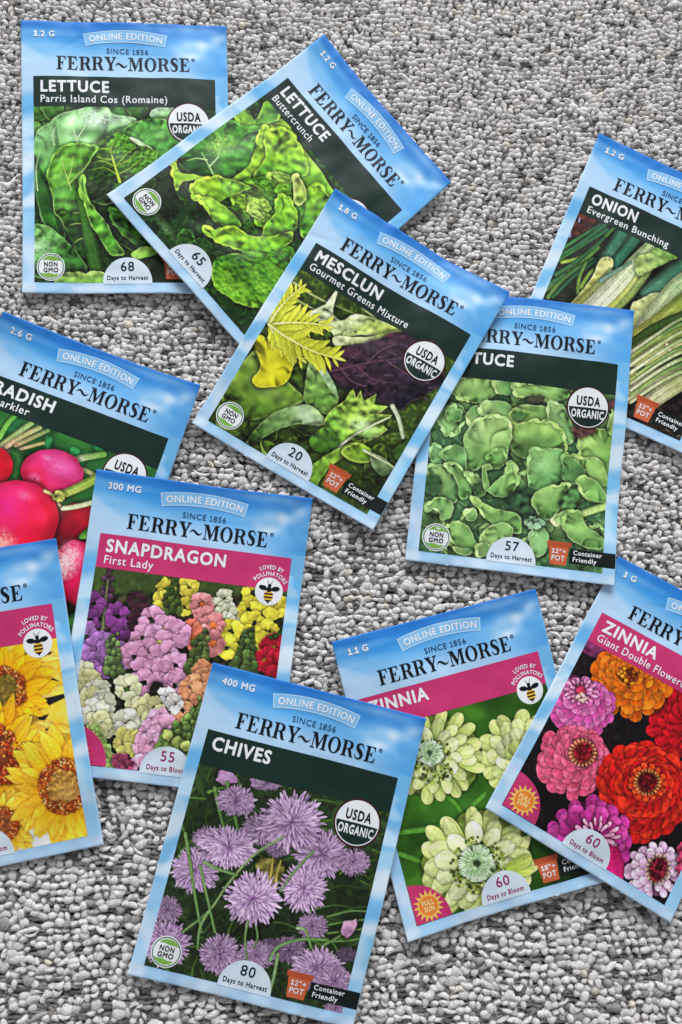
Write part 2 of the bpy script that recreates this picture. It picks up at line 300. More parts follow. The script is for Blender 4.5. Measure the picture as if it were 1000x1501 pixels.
class Pic:
    def __init__(s, H, o, sc, bg, seed=1):
        s.H = np.array(H).reshape(3, 3); s.o = np.array(o, float); s.sc = sc
        s.C = np.empty((PH, PW, 3), np.float32); s.C[:] = c3(bg); s.r = np.random.default_rng(seed); s.n = 0; s.vn = 0.; s.rf = 1.; s.curl = 0.; s.frill = 0.
        a = s.P([(400, 400), (500, 400)]); s.k = np.hypot(*(a[1] - a[0])) / 100      # mm per measured unit
    def P(s, pts):
        p = np.atleast_2d(np.asarray(pts, float)) * s.sc + s.o
        q = np.c_[p, np.ones(len(p))] @ s.H.T; return q[:, :2] / q[:, 2:]
    def box(s, P, pad):
        x0, y0 = P.min(0) - pad; x1, y1 = P.max(0) + pad
        i0 = max(int((x0 - U0) * PPM), 0); i1 = min(int((x1 - U0) * PPM) + 2, PW)
        j0 = max(int((y0 - V0) * PPM), 0); j1 = min(int((y1 - V0) * PPM) + 2, PH)
        if i1 <= i0 or j1 <= j0: return None
        return (slice(j0, j1), slice(i0, i1))
    def mottle(s, k, c, amt=1, lo=0, seed=0):
        sl = (slice(0, PH), slice(0, PW)); a = np.clip((N(k, sl, seed) - lo) * .7, 0, 1)[..., None] * amt
        s.C[:] = s.C * (1 - a) + c3(c) * a
    def dist(s, pts, sl, closed=True):
        X, Y = GX[sl], GY[sl]; A = pts; B = np.roll(pts, -1, 0)
        if not closed: A, B = pts[:-1], pts[1:]
        D = np.full(X.shape, 1e9, np.float32); T = np.zeros(X.shape, np.float32); ins = np.zeros(X.shape, bool); SD = np.zeros(X.shape, np.float32)
        for i in range(len(A)):
            ax, ay = A[i]; ex, ey = B[i] - A[i]; px = X - ax; py = Y - ay
            L = ex * ex + ey * ey + 1e-9
            h = np.clip((px * ex + py * ey) / L, 0, 1); d = (px - ex * h) ** 2 + (py - ey * h) ** 2
            m = d < D
            T[m] = (i + h[m]) / len(A)
            if not closed: SD[m] = np.sign(px * ey - py * ex)[m]
            D[m] = d[m]
            if closed and abs(ey) > 1e-9:
                ins ^= ((Y < ay) != (Y < ay + ey)) & (px < (py) * ex / ey)
        D = np.sqrt(D)
        if closed: s.T = T; return np.where(ins, D, -D)
        return D, T, SD
    def leaf(s, pts, c0, c1=None, g=None, rim=None, rw=1.2, mott=.10, ms=1., shadow=.55, sr=2.2, ruf=.25, inner=.25, iw=3., soft=0, smooth=5, raw=False, pleat=.13):
        s.n += 1
        Q = s.P(pts) if not raw else np.asarray(pts, float)
        Q = catmull(Q, smooth) if smooth > 1 else Q
        if ruf:
            ph = s.r.random(6) * 6.28; t = np.arange(len(Q)) / len(Q) * 6.28
            pm = np.hypot(*(np.roll(Q, -1, 0) - Q).T).sum(); f0 = max(pm / 5.5, 5)
            w = sum(np.sin(t * round(f0 * f) + ph[i]) for i, f in enumerate((.6, 1., 1.7))) * ruf * .33 * s.rf
            nx = np.roll(Q, -1, 0) - np.roll(Q, 1, 0); nx = np.c_[-nx[:, 1], nx[:, 0]] / (np.hypot(nx[:, 0], nx[:, 1])[:, None] + 1e-9)
            Q = Q + nx * w[:, None]
        sl = s.box(Q, sr + .3)
        if sl is None: return
        d = s.dist(Q, sl); C = s.C[sl]
        if shadow:
            a = np.clip(1 + d / sr, 0, 1)[..., None] ** 2 * shadow; C *= (1 - a * (d < 0)[..., None])
        if c1 is None: c1 = c0
        if g is None:
            e = np.zeros(d.shape, np.float32)
        else:
            a, b = s.P(g); v = b - a; e = np.clip(((GX[sl] - a[0]) * v[0] + (GY[sl] - a[1]) * v[1]) / (v @ v), 0, 1)
        e = np.clip(e + .12 * N(4., sl, s.n), 0, 1)[..., None]
        K = c3(c0) * (1 - e) + c3(c1) * e
        ek = 1. if ms <= .5 else 2. if ms <= 1 else 4.
        f = 1 + mott * (.45 * N(max(ms, 1.), sl, s.n) + 1.05 * E(ek, sl, s.n + 3) + .12 * N(.5, sl, s.n)) - inner * (1 - np.clip(d / iw, 0, 1)) * .5
        if pleat:
            per = np.hypot(*(np.roll(Q, -1, 0) - Q).T).sum(); fr = max(round(per / 4.2), 3); ph = s.n * 1.7
            f = f + (pleat * (.55 if s.curl else 1)) * (np.sin(s.T * 6.2832 * fr + ph + 1.2 * N(4., sl, s.n)) + .6 * np.sin(s.T * 6.2832 * (fr * 2 + 1) + ph * 2)) * np.exp(-np.maximum(d, 0) / max(min(per * .045, 4.5), .8))
        K = K * np.clip(f, .3, 1.7)[..., None]
        big = d.max() > 2.2
        if s.vn and g is not None and big:
            a, b = s.P(g); v = b - a; o = b + v * .25; X = GX[sl] - o[0]; Y = GY[sl] - o[1]
            fi = np.arctan2(-X * v[1] + Y * v[0], -(X * v[0] + Y * v[1])); rr = np.hypot(X, Y) / np.hypot(*v)
            wob = .10 * N(4., sl, s.n) + .04 * N(2., sl, s.n + 2); e1 = np.exp(-((np.sin((fi + wob) * 4.5 + s.n)) / .11) ** 2); e2 = np.exp(-((np.sin((fi + wob * 1.6) * 11 + rr * 5 + s.n)) / .22) ** 2)
            mid = np.exp(-((fi + wob * .5) * rr / .035) ** 2)
            f = f + s.vn * (1.0 * e1 + .45 * e2 * (N(4., sl, s.n + 5) > -.4) + 1.3 * mid) * np.clip(d / 1.2, 0, 1) - s.vn * .35
        if s.curl and big:
            q = np.sin(s.T * 6.2832 * (1 + s.n % 3) + s.n) * .6 + np.sin(s.T * 6.2832 * (3 + s.n % 2) + s.n * 2.3) * .5
            cw = np.clip(q, 0, 1.2) * s.curl * (1 + .3 * N(1., sl, s.n)); on = (cw > .15)
            f = f + on * ((d < cw) * .24 - .42 * np.exp(-((d - cw - .25) / .45) ** 2) * (d > cw))
        if rim is not None:
            a = (np.exp(-(d / (rw * s.k * 7)) ** 2) * np.clip(.62 + .3 * N(2., sl, s.n + 7), 0, .9))[..., None]; K = K * (1 - a) + c3(rim) * a
        m = np.clip(d * PPM * (.6 if not soft else .6 / (1 + soft * 8)) + .5, 0, 1)[..., None]
        C[:] = C * (1 - m) + K * m
        if s.curl and big and g is not None:
            a, b = s.P(g); wd, ht = np.ptp(Q, 0); nf = int(np.clip(wd * ht / 26, 1, 7)); r = s.r; cm = np.array(c0, float) * .55 + np.array(c1, float) * .45
            for i in range(nf):          # folds running in from the margin
                p0 = Q[r.integers(len(Q))]; o = b + (Q.mean(0) - b) * r.uniform(.2, .9); tt = r.uniform(.35, .8); p2 = p0 + (o - p0) * tt; v = p2 - p0; L = np.hypot(*v)
                if L < 2: continue
                nrm = np.array((-v[1], v[0])) / L; bow = r.normal(0, .22) * L; p1 = (p0 + p2) / 2 + nrm * bow; sd = r.choice((-1, 1)); w = r.uniform(.5, 1.1)
                k = s.shp = [p0 + v * .06, p1, p2]
                for q, ww, ff in ((1.5, 1.5, .62), (.95, .9, .55)): s.soft_stroke([x + nrm * sd * w * q for x in k], w * ww, ff)
                s.soft_stroke(k, w * .75, 1.32)
            if s.frill:                      # frilled margin on the side away from the base
                far = np.hypot(*(Q - b).T); i0 = int(np.argmax(far)); hn = int(len(Q) * r.uniform(.16, .27)); seg = Q[(np.arange(i0 - hn, i0 + hn)) % len(Q)]
                if len(seg) > 6: s.ribbon(seg, s.frill * r.uniform(.8, 1.2), c0, rim)
    def ribbon(s, Q, w, c, rim):
        s.n += 1; L = np.r_[0, np.cumsum(np.hypot(*np.diff(Q, axis=0).T))]; m = max(int(L[-1] / .55), 8); t = np.linspace(0, L[-1], m)
        Q = np.c_[np.interp(t, L, Q[:, 0]), np.interp(t, L, Q[:, 1])]; nn = np.gradient(Q, axis=0); nn = np.c_[-nn[:, 1], nn[:, 0]] / (np.hypot(*nn.T)[:, None] + 1e-9)
        ph = s.r.uniform(0, 6.28); fr = 6.2832 / s.r.uniform(5., 9.); q = t * fr + ph + .8 * np.sin(t * fr * .37 + ph * 2); env = np.sin(np.linspace(0, 3.14, m)) ** .5
        Q = Q + nn * (np.sin(q) * w * .5 * env)[:, None]; sl = s.box(Q, w * 2 + .5)
        if sl is None: return
        D, T, SD = s.dist(Q, sl, False); qq = np.interp(T, np.linspace(0, 1, m), q); ee = np.interp(T, np.linspace(0, 1, m), env); ww = np.maximum(w * ee * (.74 + .26 * np.sin(qq * 2 + 1)), .02); C = s.C[sl]
        C *= (1 - .42 * np.clip(1.9 - D / ww, 0, 1) * (D > ww))[..., None]
        K = c3(c)[None, None] * np.clip(1.02 + .20 * np.cos(qq) + .22 * SD * D / ww * np.sign(np.sin(qq)) + .08 * N(1., sl, s.n), .45, 1.5)[..., None]
        if rim is not None: a = np.clip((D / ww - .55) * 2., 0, 1)[..., None] * .5; K = K * (1 - a) + c3(rim) * a
        mk = np.clip((ww - D) * PPM * .7 + .5, 0, 1)[..., None]; C[:] = C * (1 - mk) + K * mk
    def soft_stroke(s, pts, w, f):
        """lighten or darken along a curve, fading out across its width and towards its end"""
        Q = catmull(np.array(pts), 4, False); sl = s.box(Q, w * 2)
        if sl is None: return
        D, T, _ = s.dist(Q, sl, False); a = np.exp(-(D / w) ** 2) * (1 - T * .85) * np.clip(T * 8, 0, 1)
        s.C[sl] *= (1 + (f - 1) * a)[..., None]
    def blob(s, c, r, *a, asp=1, ang=0, n=14, wob=.08, **k):
        """closed round shape centred on measured point c, radius r (measured units)"""
        t = np.arange(n) / n * 6.283; R = r * (1 + wob * s.r.standard_normal(n))
        x = R * np.cos(t); y = R * np.sin(t) * asp; ca, sa = math.cos(ang), math.sin(ang)
        s.leaf(np.c_[c[0] + x * ca - y * sa, c[1] + x * sa + y * ca], *a, **k)
    def stroke(s, pts, w0, w1, c0, c1=None, shade=.35, shadow=.35, streak=.08, sm=5, edge=None, raw=False):
        s.n += 1
        Q = catmull(pts if raw else s.P(pts), sm, False)
        if not raw: w0 *= s.k; w1 *= s.k
        wm = max(w0, w1)
        sl = s.box(Q, wm * 1.6 + .4)
        if sl is None: return
        D, T, SD = s.dist(Q, sl, False); w = w0 + (w1 - w0) * T; C = s.C[sl]; q = D / np.maximum(w, .02)
        if shadow: C *= (1 - shadow * np.clip(1.8 - q, 0, 1) * (q > 1))[..., None]
        K = c3(c0) + (c3(c1 if c1 is not None else c0) - c3(c0)) * np.clip(T + .08 * N(2., sl, s.n), 0, 1)[..., None]
        f = 1 - shade * np.clip(q, 0, 1) ** 2 - shade * .4 * SD * q
        f = f * (1 + streak * (.6 * np.sin(q * SD * 8 + .7 * N(9., sl, s.n)) + .6 * np.sin(q * SD * 19 + s.n)) + .05 * N(.5, sl, s.n))
        K = K * np.clip(f, .2, 1.6)[..., None]
        if edge is not None: a = np.clip((q - .7) * 3, 0, 1)[..., None] * .7; K = K * (1 - a) + c3(edge) * a
        m = np.clip((w - D) * PPM * .7 + .5, 0, 1)[..., None]; C[:] = C * (1 - m) + K * m
    def petal(s, b, t, w, c0, c1, kind='round', shade=.3, side=.12, vein=.05, rim=None, shadow=.45, sr=.8, raw=False, bow=0., jit=.06):
        """one petal from base b to tip t; w = full width / length"""
        s.n += 1
        if not raw: b, t = s.P([b, t])
        b = np.asarray(b, float); t = np.asarray(t, float)
        v = t - b; L = np.hypot(*v)
        if L < .05: return
        wl = w * L * .5
        sl = s.box(np.array([b, t]), wl + sr)
        if sl is None: return
        X = GX[sl] - b[0]; Y = GY[sl] - b[1]
        q = (X * v[0] + Y * v[1]) / (L * L); y = (-X * v[1] + Y * v[0]) / L - bow * L * q * q
        qc = np.clip(q, 0, 1)
        if kind == 'round': pr = np.sqrt(np.clip(1 - ((qc - .62) / np.where(qc < .62, .75, .38)) ** 2, 0, 1)) * (1 - .25 * (1 - qc))
        elif kind == 'thin': pr = np.clip(np.sin(np.clip(qc * .86 + .14, 0, 1) * 3.1416), 0, 1) ** .7
        else: pr = np.clip(np.sin(np.clip(qc * .95 + .05, 0, 1) * 3.1416), 0, 1) ** .85
        hw = np.maximum(pr * wl, 1e-3); d = hw - np.abs(y); d = np.where((q < 0) | (q > 1), np.minimum(d, -np.maximum(-q, q - 1) * L), d)
        C = s.C[sl]
        if shadow: C *= (1 - shadow * np.clip(1 + d / sr, 0, 1) ** 2 * (d < 0))[..., None]
        rr = np.clip(np.abs(y) / hw, 0, 1)
        j = 1 + jit * float(s.r.standard_normal())
        K = (c3(c0) + (c3(c1) - c3(c0)) * (qc ** .8)[..., None]) * j
        f = 1 - shade * rr ** 2 * .6 + side * y / hw * (np.abs(y) < hw) + vein * np.sin(y / max(wl, .01) * 9) + .04 * N(.5, sl, s.n)
        K = K * np.clip(f, .3, 1.6)[..., None]
        if rim is not None:
            a = np.exp(-(d / .28) ** 2)[..., None] * .6; K = K * (1 - a) + c3(rim) * a
        m = np.clip(d * PPM * .7 + .5, 0, 1)[..., None]; C[:] = C * (1 - m) + K * m
    def dots(s, c, r0, r1, n, size, cols, asp=1., raw=False):
        cc = s.P([c])[0]
        a = s.r.random(n) * 6.283; r = np.sqrt(s.r.random(n) * (r1 ** 2 - r0 ** 2) + r0 ** 2) * s.k
        for i in range(n):
            col = cols[i % len(cols)]; p = cc + r[i] * np.array([math.cos(a[i]), math.sin(a[i]) * asp]); z = size * s.k * (.7 + .6 * s.r.random())
            sl = s.box(p[None], z * 1.8)
            if sl is None: continue
            d = np.hypot(GX[sl] - p[0], GY[sl] - p[1]); C = s.C[sl]
            C *= (1 - .35 * np.clip(1.8 - d / z, 0, 1) * (d > z))[..., None]
            m = np.clip((z - d) * PPM * .7 + .5, 0, 1)[..., None]; f = (1.1 - .35 * (d / z) ** 2)[..., None]
            C[:] = C * (1 - m) + np.clip(c3(col) * f, 0, 1) * m
    def shade(s, c, r, amt, pw=1., asp=1.):
        cc = s.P([c])[0]; d = np.hypot(GX - cc[0], (GY - cc[1]) / asp) / (r * s.k)
        s.C *= (1 - amt * np.clip(1 - d, 0, 1) ** pw)[..., None]
    def glow(s, c, r, col, amt, asp=1., nz=0.):
        cc = s.P([c])[0]; d = np.hypot(GX - cc[0], (GY - cc[1]) / asp) / (r * s.k)
        a = amt * np.clip(1 - d, 0, 1)
        if nz: a = np.clip(a * (1 + nz * N(.5, (slice(0, PH), slice(0, PW)), 5)), 0, 1)
        a = a[..., None]; s.C[:] = s.C * (1 - a) + c3(col) * a
    def out(s):
        c = np.clip(s.C.reshape(PH // 2, 2, PW // 2, 2, 3).mean((1, 3)), 0, 1); return c

def veins(p, lines, col, w=3., col2=None):
    for l in lines: p.stroke(l, w, w * .35, col, col2 or col, shade=.1, shadow=.12, streak=0)

def crinkle_head(p, c, r, c0, c1, rim, n=14, seed=0, dark=(20, 40, 14)):
    """a loose rosette of wavy lettuce leaves, outer ones first"""
    rr = np.random.default_rng(seed)
    for ring, (rad, m) in enumerate(((.78, n), (.5, max(n * 2 // 3, 4)), (.22, max(n // 3, 3)))):
        for i in range(m):
            a = 6.283 * (i + .5 * (ring % 2)) / m + rr.normal(0, .15)
            q = (c[0] + r * rad * math.cos(a), c[1] + r * rad * math.sin(a)); k = r * (.52 - .09 * ring) * rr.uniform(.8, 1.15)
            t = rr.uniform(0, 1); ca = tuple(np.array(c0) * (1 - t) + np.array(c1) * t)
            p.blob(q, k, ca, tuple(np.array(ca) * .55), g=[(q[0] + k * math.cos(a) * .8, q[1] + k * math.sin(a) * .8), (q[0] - k * math.cos(a), q[1] - k * math.sin(a))],
                   rim=rim, rw=.5, mott=.13, ms=.5, ruf=.35, sr=1.4, shadow=.6, asp=.75, ang=a + 1.57, wob=.1)

def pic_romaine():
    p = Pic(HM['romaine'], (40, 150), .25, (26, 48, 20), 1); p.vn, p.rf, p.curl, p.frill = .24, 1., .9, .55
    p.mottle(1., (58, 98, 40), .7); p.mottle(2., (10, 22, 8), .7, .1, 3)
    for c, r, k in (((60, 60), 60, (70, 120, 44)), ((150, 40), 70, (92, 142, 62)), ((40, 180), 60, (84, 132, 52)), ((560, 60), 70, (60, 105, 50)), ((650, 60), 60, (74, 126, 54)), ((950, 330), 120, (44, 90, 38))):
        p.blob(c, r, k, (30, 60, 22), g=[(c[0], c[1] - r), (c[0], c[1] + r)], rim=(130, 170, 90), rw=.6)
    p.leaf([(720, 80), (760, 48), (850, 44), (900, 90), (830, 112), (740, 108)], (176, 206, 168), (90, 140, 76), g=[(780, 50), (800, 115)], rim=(190, 214, 170), rw=.6)
    p.leaf([(22, 300), (40, 230), (62, 165), (130, 125), (200, 75), (290, 56), (370, 33), (460, 40), (520, 90), (600, 100), (640, 130), (560, 210), (500, 250), (420, 300), (330, 380), (240, 480), (200, 640), (230, 800), (180, 800), (90, 700), (60, 600), (30, 440)],
           (132, 182, 118), (40, 88, 30), g=[(300, 60), (150, 720)], rim=(172, 206, 140), rw=.8, mott=.16, ms=2.)
    p.glow((400, 110), 150, (206, 226, 206), .85, .55, .35); p.glow((560, 120), 90, (190, 216, 190), .6, .5, .3); p.glow((130, 200), 120, (140, 190, 130), .5, 1., .3)
    p.shade((260, 200), 70, .35); p.shade((120, 560), 190, .45); p.shade((480, 190), 90, .3)
    veins(p, [[(300, 260), (280, 190), (262, 130)], [(160, 260), (150, 200), (170, 150)], [(60, 520), (50, 400), (70, 300)], [(300, 220), (330, 170), (350, 130)]], (188, 214, 160), 3.2)
    p.leaf([(560, 190), (600, 150), (660, 122), (740, 108), (830, 122), (900, 190), (960, 300), (900, 400), (740, 360), (640, 260)], (86, 146, 66), (44, 92, 36), g=[(700, 110), (800, 360)], rim=(170, 200, 120), rw=.7, mott=.15)
    p.glow((780, 190), 90, (130, 180, 110), .5, .6, .3)
    p.leaf([(350, 460), (520, 440), (760, 440), (900, 700), (840, 980), (560, 980), (420, 800)], (24, 46, 18), (14, 26, 10), g=[(450, 450), (650, 900)], mott=.25)
    p.leaf([(480, 640), (600, 660), (720, 740), (800, 900), (700, 880), (560, 780)], (64, 112, 42), (26, 56, 18), g=[(500, 660), (760, 880)], rim=(94, 142, 66), rw=.5, mott=.2)
    veins(p, [[(500, 720), (600, 770), (720, 860)], [(470, 780), (560, 840), (660, 900)]], (104, 150, 70), 2.5)
    # centre leaf
    p.leaf([(408, 290), (430, 240), (490, 205), (550, 190), (610, 222), (680, 262), (740, 296), (764, 318), (720, 400), (620, 480), (560, 560), (480, 610), (400, 600), (350, 560), (330, 450), (370, 360)],
           (70, 116, 36), (18, 36, 12), g=[(600, 250), (420, 520)], rim=(168, 196, 116), rw=.55, mott=.22, ms=.5)
    p.leaf([(600, 215), (680, 245), (740, 290), (700, 270), (650, 262)], (196, 214, 176), (150, 186, 120), g=[(620, 220), (740, 300)], shadow=.3, ruf=.1)
    veins(p, [[(540, 470), (515, 390), (490, 300), (466, 245)], [(520, 400), (560, 340), (620, 280)], [(505, 350), (450, 345), (400, 330)], [(530, 440), (600, 400), (680, 340)], [(515, 390), (440, 360), (380, 370)], [(530, 440), (460, 400), (380, 410)], [(490, 300), (500, 260), (500, 235)], [(545, 380), (600, 345), (640, 300)], [(480, 290), (440, 285), (420, 300)]], (150, 172, 62), 2.6)
    p.stroke([(545, 480), (520, 400), (500, 330)], 9, 5, (150, 178, 56), (140, 170, 60), shade=.2)
    # left front leaf
    p.leaf([(122, 470), (120, 420), (150, 330), (200, 276), (290, 258), (400, 268), (408, 300), (360, 370), (330, 430), (306, 520), (300, 600), (330, 700), (350, 800), (364, 930), (330, 975), (290, 880), (240, 780), (200, 700), (160, 650), (150, 560)],
           (100, 158, 58), (28, 62, 20), g=[(180, 340), (330, 760)], rim=(184, 208, 126), rw=.6, mott=.15, ms=1.)
    p.glow((200, 540), 70, (120, 190, 110), .6, .7, .2); p.shade((300, 760), 110, .5); p.shade((290, 480), 50, .4)
    veins(p, [[(262, 530), (240, 460), (212, 380), (206, 330)], [(250, 490), (300, 440), (350, 390)], [(245, 470), (262, 400), (272, 330)], [(340, 640), (300, 660), (270, 660)], [(340, 720), (290, 720), (250, 730)], [(350, 800), (310, 810), (280, 830)]], (170, 196, 100), 2.8)
    p.stroke([(318, 560), (345, 680), (370, 800), (412, 990)], 24, 46, (50, 92, 26), (40, 76, 28), shade=.5)
    p.leaf([(310, 520), (334, 440), (346, 540), (372, 600), (420, 660), (470, 720), (510, 800), (570, 890), (500, 900), (460, 860), (420, 790), (376, 730), (350, 640)], (104, 160, 56), (58, 114, 34), g=[(330, 520), (520, 880)], rim=(178, 206, 120), rw=.6, mott=.16)
    p.leaf([(22, 745), (120, 730), (210, 800), (290, 880), (350, 985), (250, 1010), (25, 1010)], (96, 146, 78), (36, 76, 28), g=[(60, 760), (280, 960)], rim=(120, 166, 90), rw=.5, mott=.18)
    p.glow((60, 850), 110, (168, 204, 156), .75, .6, .4)
    p.leaf([(170, 1060), (210, 1004), (300, 990), (340, 1000), (380, 985), (450, 1000), (460, 1060)], (150, 186, 96), (96, 142, 60), g=[(300, 990), (300, 1060)], rim=(180, 206, 130), rw=.5)
    p.leaf([(610, 892), (650, 862), (700, 850), (760, 872), (740, 900), (640, 922)], (150, 196, 92), (90, 146, 50), g=[(640, 860), (740, 910)])
    p.blob((820, 1020), 110, (16, 24, 12)); return p

def pic_butter():
    p = Pic(HM['butter'], (170, 120), .35, (20, 42, 18), 2); p.vn, p.rf, p.curl, p.frill = .18, 1.5, 1.3, .9
    p.mottle(1., (44, 84, 34), .75); p.mottle(2., (8, 18, 8), .8, .1, 4)
    r = p.r
    for i in range(46):      # dim lower leaves round the head
        c = (r.uniform(40, 760), r.uniform(250, 1080)); k = r.uniform(35, 85); t = r.uniform(.35, 1)
        p.blob(c, k, tuple(np.array((62, 108, 46)) * t), tuple(np.array((22, 46, 18)) * t), g=[(c[0] - k, c[1] - k), (c[0] + k, c[1] + k)], rim=tuple(np.array((92, 138, 66)) * t), rw=.4, mott=.12, ms=.5, asp=.7, ang=r.uniform(0, 3))
    p.glow((210, 600), 110, (120, 150, 104), .5, .22, .2)
    p.leaf([(640, 150), (720, 150), (790, 250), (900, 400), (960, 520), (880, 620), (780, 500), (700, 380), (640, 300)], (150, 192, 62), (92, 150, 44), g=[(660, 170), (880, 520)], mott=.14, ms=2., rim=(150, 190, 80))
    p.leaf([(500, 120), (560, 100), (600, 140), (640, 60), (700, 100), (680, 150), (560, 170)], (120, 168, 56), (70, 120, 40), g=[(520, 110), (660, 160)], rim=(160, 196, 90))
    p.leaf([(250, 300), (330, 250), (400, 180), (480, 146), (560, 176), (620, 170), (640, 240), (600, 330), (540, 400), (430, 410), (330, 380)], (78, 136, 52), (30, 72, 24), g=[(560, 170), (400, 400)], rim=(128, 174, 74), rw=.7, mott=.12, ms=1.)
    p.glow((450, 250), 70, (150, 190, 90), .7, 1.3, .4); p.shade((390, 330), 80, .35)
    veins(p, [[(425, 390), (400, 340), (372, 285)], [(405, 350), (440, 310), (450, 270)], [(395, 320), (350, 310), (310, 320)]], (140, 176, 110), 4)
    p.leaf([(243, 300), (262, 310), (280, 370), (340, 380), (400, 400), (300, 410), (268, 450), (258, 440), (246, 360)], (150, 190, 56), (104, 156, 44), g=[(250, 320), (380, 400)], rim=(176, 206, 84))
    p.leaf([(640, 170), (660, 220), (640, 300), (600, 370), (540, 410), (500, 400), (570, 340), (600, 260), (610, 200)], (150, 194, 60), (110, 164, 46), g=[(650, 180), (520, 400)], rim=(180, 210, 90), rw=.5)
    p.leaf([(640, 200), (730, 180), (800, 280), (820, 370), (740, 380), (660, 380), (600, 420), (590, 380), (640, 300)], (140, 186, 54), (74, 130, 36), g=[(700, 200), (640, 400)], mott=.14, ms=1., rim=(160, 196, 76))
    p.leaf([(820, 430), (870, 420), (910, 480), (880, 560), (800, 640), (780, 520)], (128, 178, 54), (66, 124, 34), g=[(860, 430), (800, 620)], mott=.12, rim=(160, 196, 80))
    # heart
    p.leaf([(480, 430), (600, 390), (760, 380), (800, 470), (760, 620), (600, 660), (500, 600), (450, 500)], (52, 96, 24), (22, 50, 12), g=[(600, 400), (560, 640)], mott=.35, ms=1., shadow=.7)
    for c, k, q in (((560, 500), 62, (122, 168, 50)), ((620, 500), 52, (150, 190, 76)), ((700, 390), 46, (130, 170, 66)), ((660, 440), 46, (74, 124, 34)), ((540, 580), 44, (70, 116, 30)), ((640, 570), 46, (104, 152, 40)), ((590, 440), 40, (96, 140, 40)), ((500, 540), 40, (64, 108, 26)), ((720, 440), 36, (98, 150, 40)), ((600, 530), 40, (160, 196, 92)), ((560, 600), 34, (40, 76, 18))):
        p.blob(c, k, q, tuple(np.array(q) * .45), g=[(c[0] - k * .6, c[1] - k * .6), (c[0] + k, c[1] + k)], rim=tuple(np.minimum(np.array(q) * 1.25, 255)), rw=.4, mott=.15, ms=.5, asp=.7, ang=r.uniform(-.8, .8), sr=1.2)
    p.leaf([(760, 380), (790, 390), (816, 460), (790, 500), (760, 480)], (176, 196, 104), (120, 156, 60), g=[(770, 390), (790, 490)], mott=.12, rim=(196, 206, 130))
    p.leaf([(328, 440), (350, 410), (430, 394), (500, 400), (580, 430), (540, 452), (480, 480), (440, 500), (380, 480), (335, 480)], (158, 200, 60), (96, 148, 40), g=[(350, 410), (500, 490)], rim=(190, 216, 96), rw=.6, mott=.12, ms=1.)
    p.leaf([(340, 482), (400, 480), (460, 510), (520, 560), (536, 600), (470, 604), (420, 580), (390, 520)], (146, 190, 56), (80, 136, 36), g=[(380, 480), (500, 600)], rim=(182, 210, 90), rw=.6, mott=.12, ms=1.)
    p.leaf([(690, 470), (720, 456), (760, 500), (776, 570), (740, 640), (660, 640), (620, 660), (640, 580), (680, 540)], (120, 174, 48), (82, 138, 36), g=[(720, 470), (660, 640)], rim=(172, 204, 84), rw=.6, mott=.15, ms=1.)
    p.leaf([(376, 606), (440, 620), (500, 600), (580, 636), (660, 632), (750, 610), (750, 650), (700, 690), (620, 716), (520, 700), (470, 680), (420, 660)], (136, 188, 50), (84, 142, 36), g=[(560, 610), (580, 710)], rim=(182, 212, 88), rw=.6, mott=.15, ms=1.)
    p.leaf([(540, 700), (640, 716), (600, 742), (560, 736)], (90, 144, 44), (60, 110, 30))
    p.leaf([(410, 790), (430, 740), (520, 716), (600, 742), (680, 700), (760, 690), (720, 800), (650, 900), (620, 935), (540, 930), (460, 890), (415, 850)], (46, 92, 26), (104, 160, 44), g=[(560, 720), (560, 930)], rim=(168, 204, 84), rw=.7, mott=.16, ms=.5)
    p.shade((520, 800), 80, .35)
    for c in ((470, 820), (540, 870), (620, 850), (660, 770), (480, 860), (590, 790)): p.glow(c, 50, (130, 184, 60), .5, .7, .4)
    p.shade((120, 480), 200, .3); return p

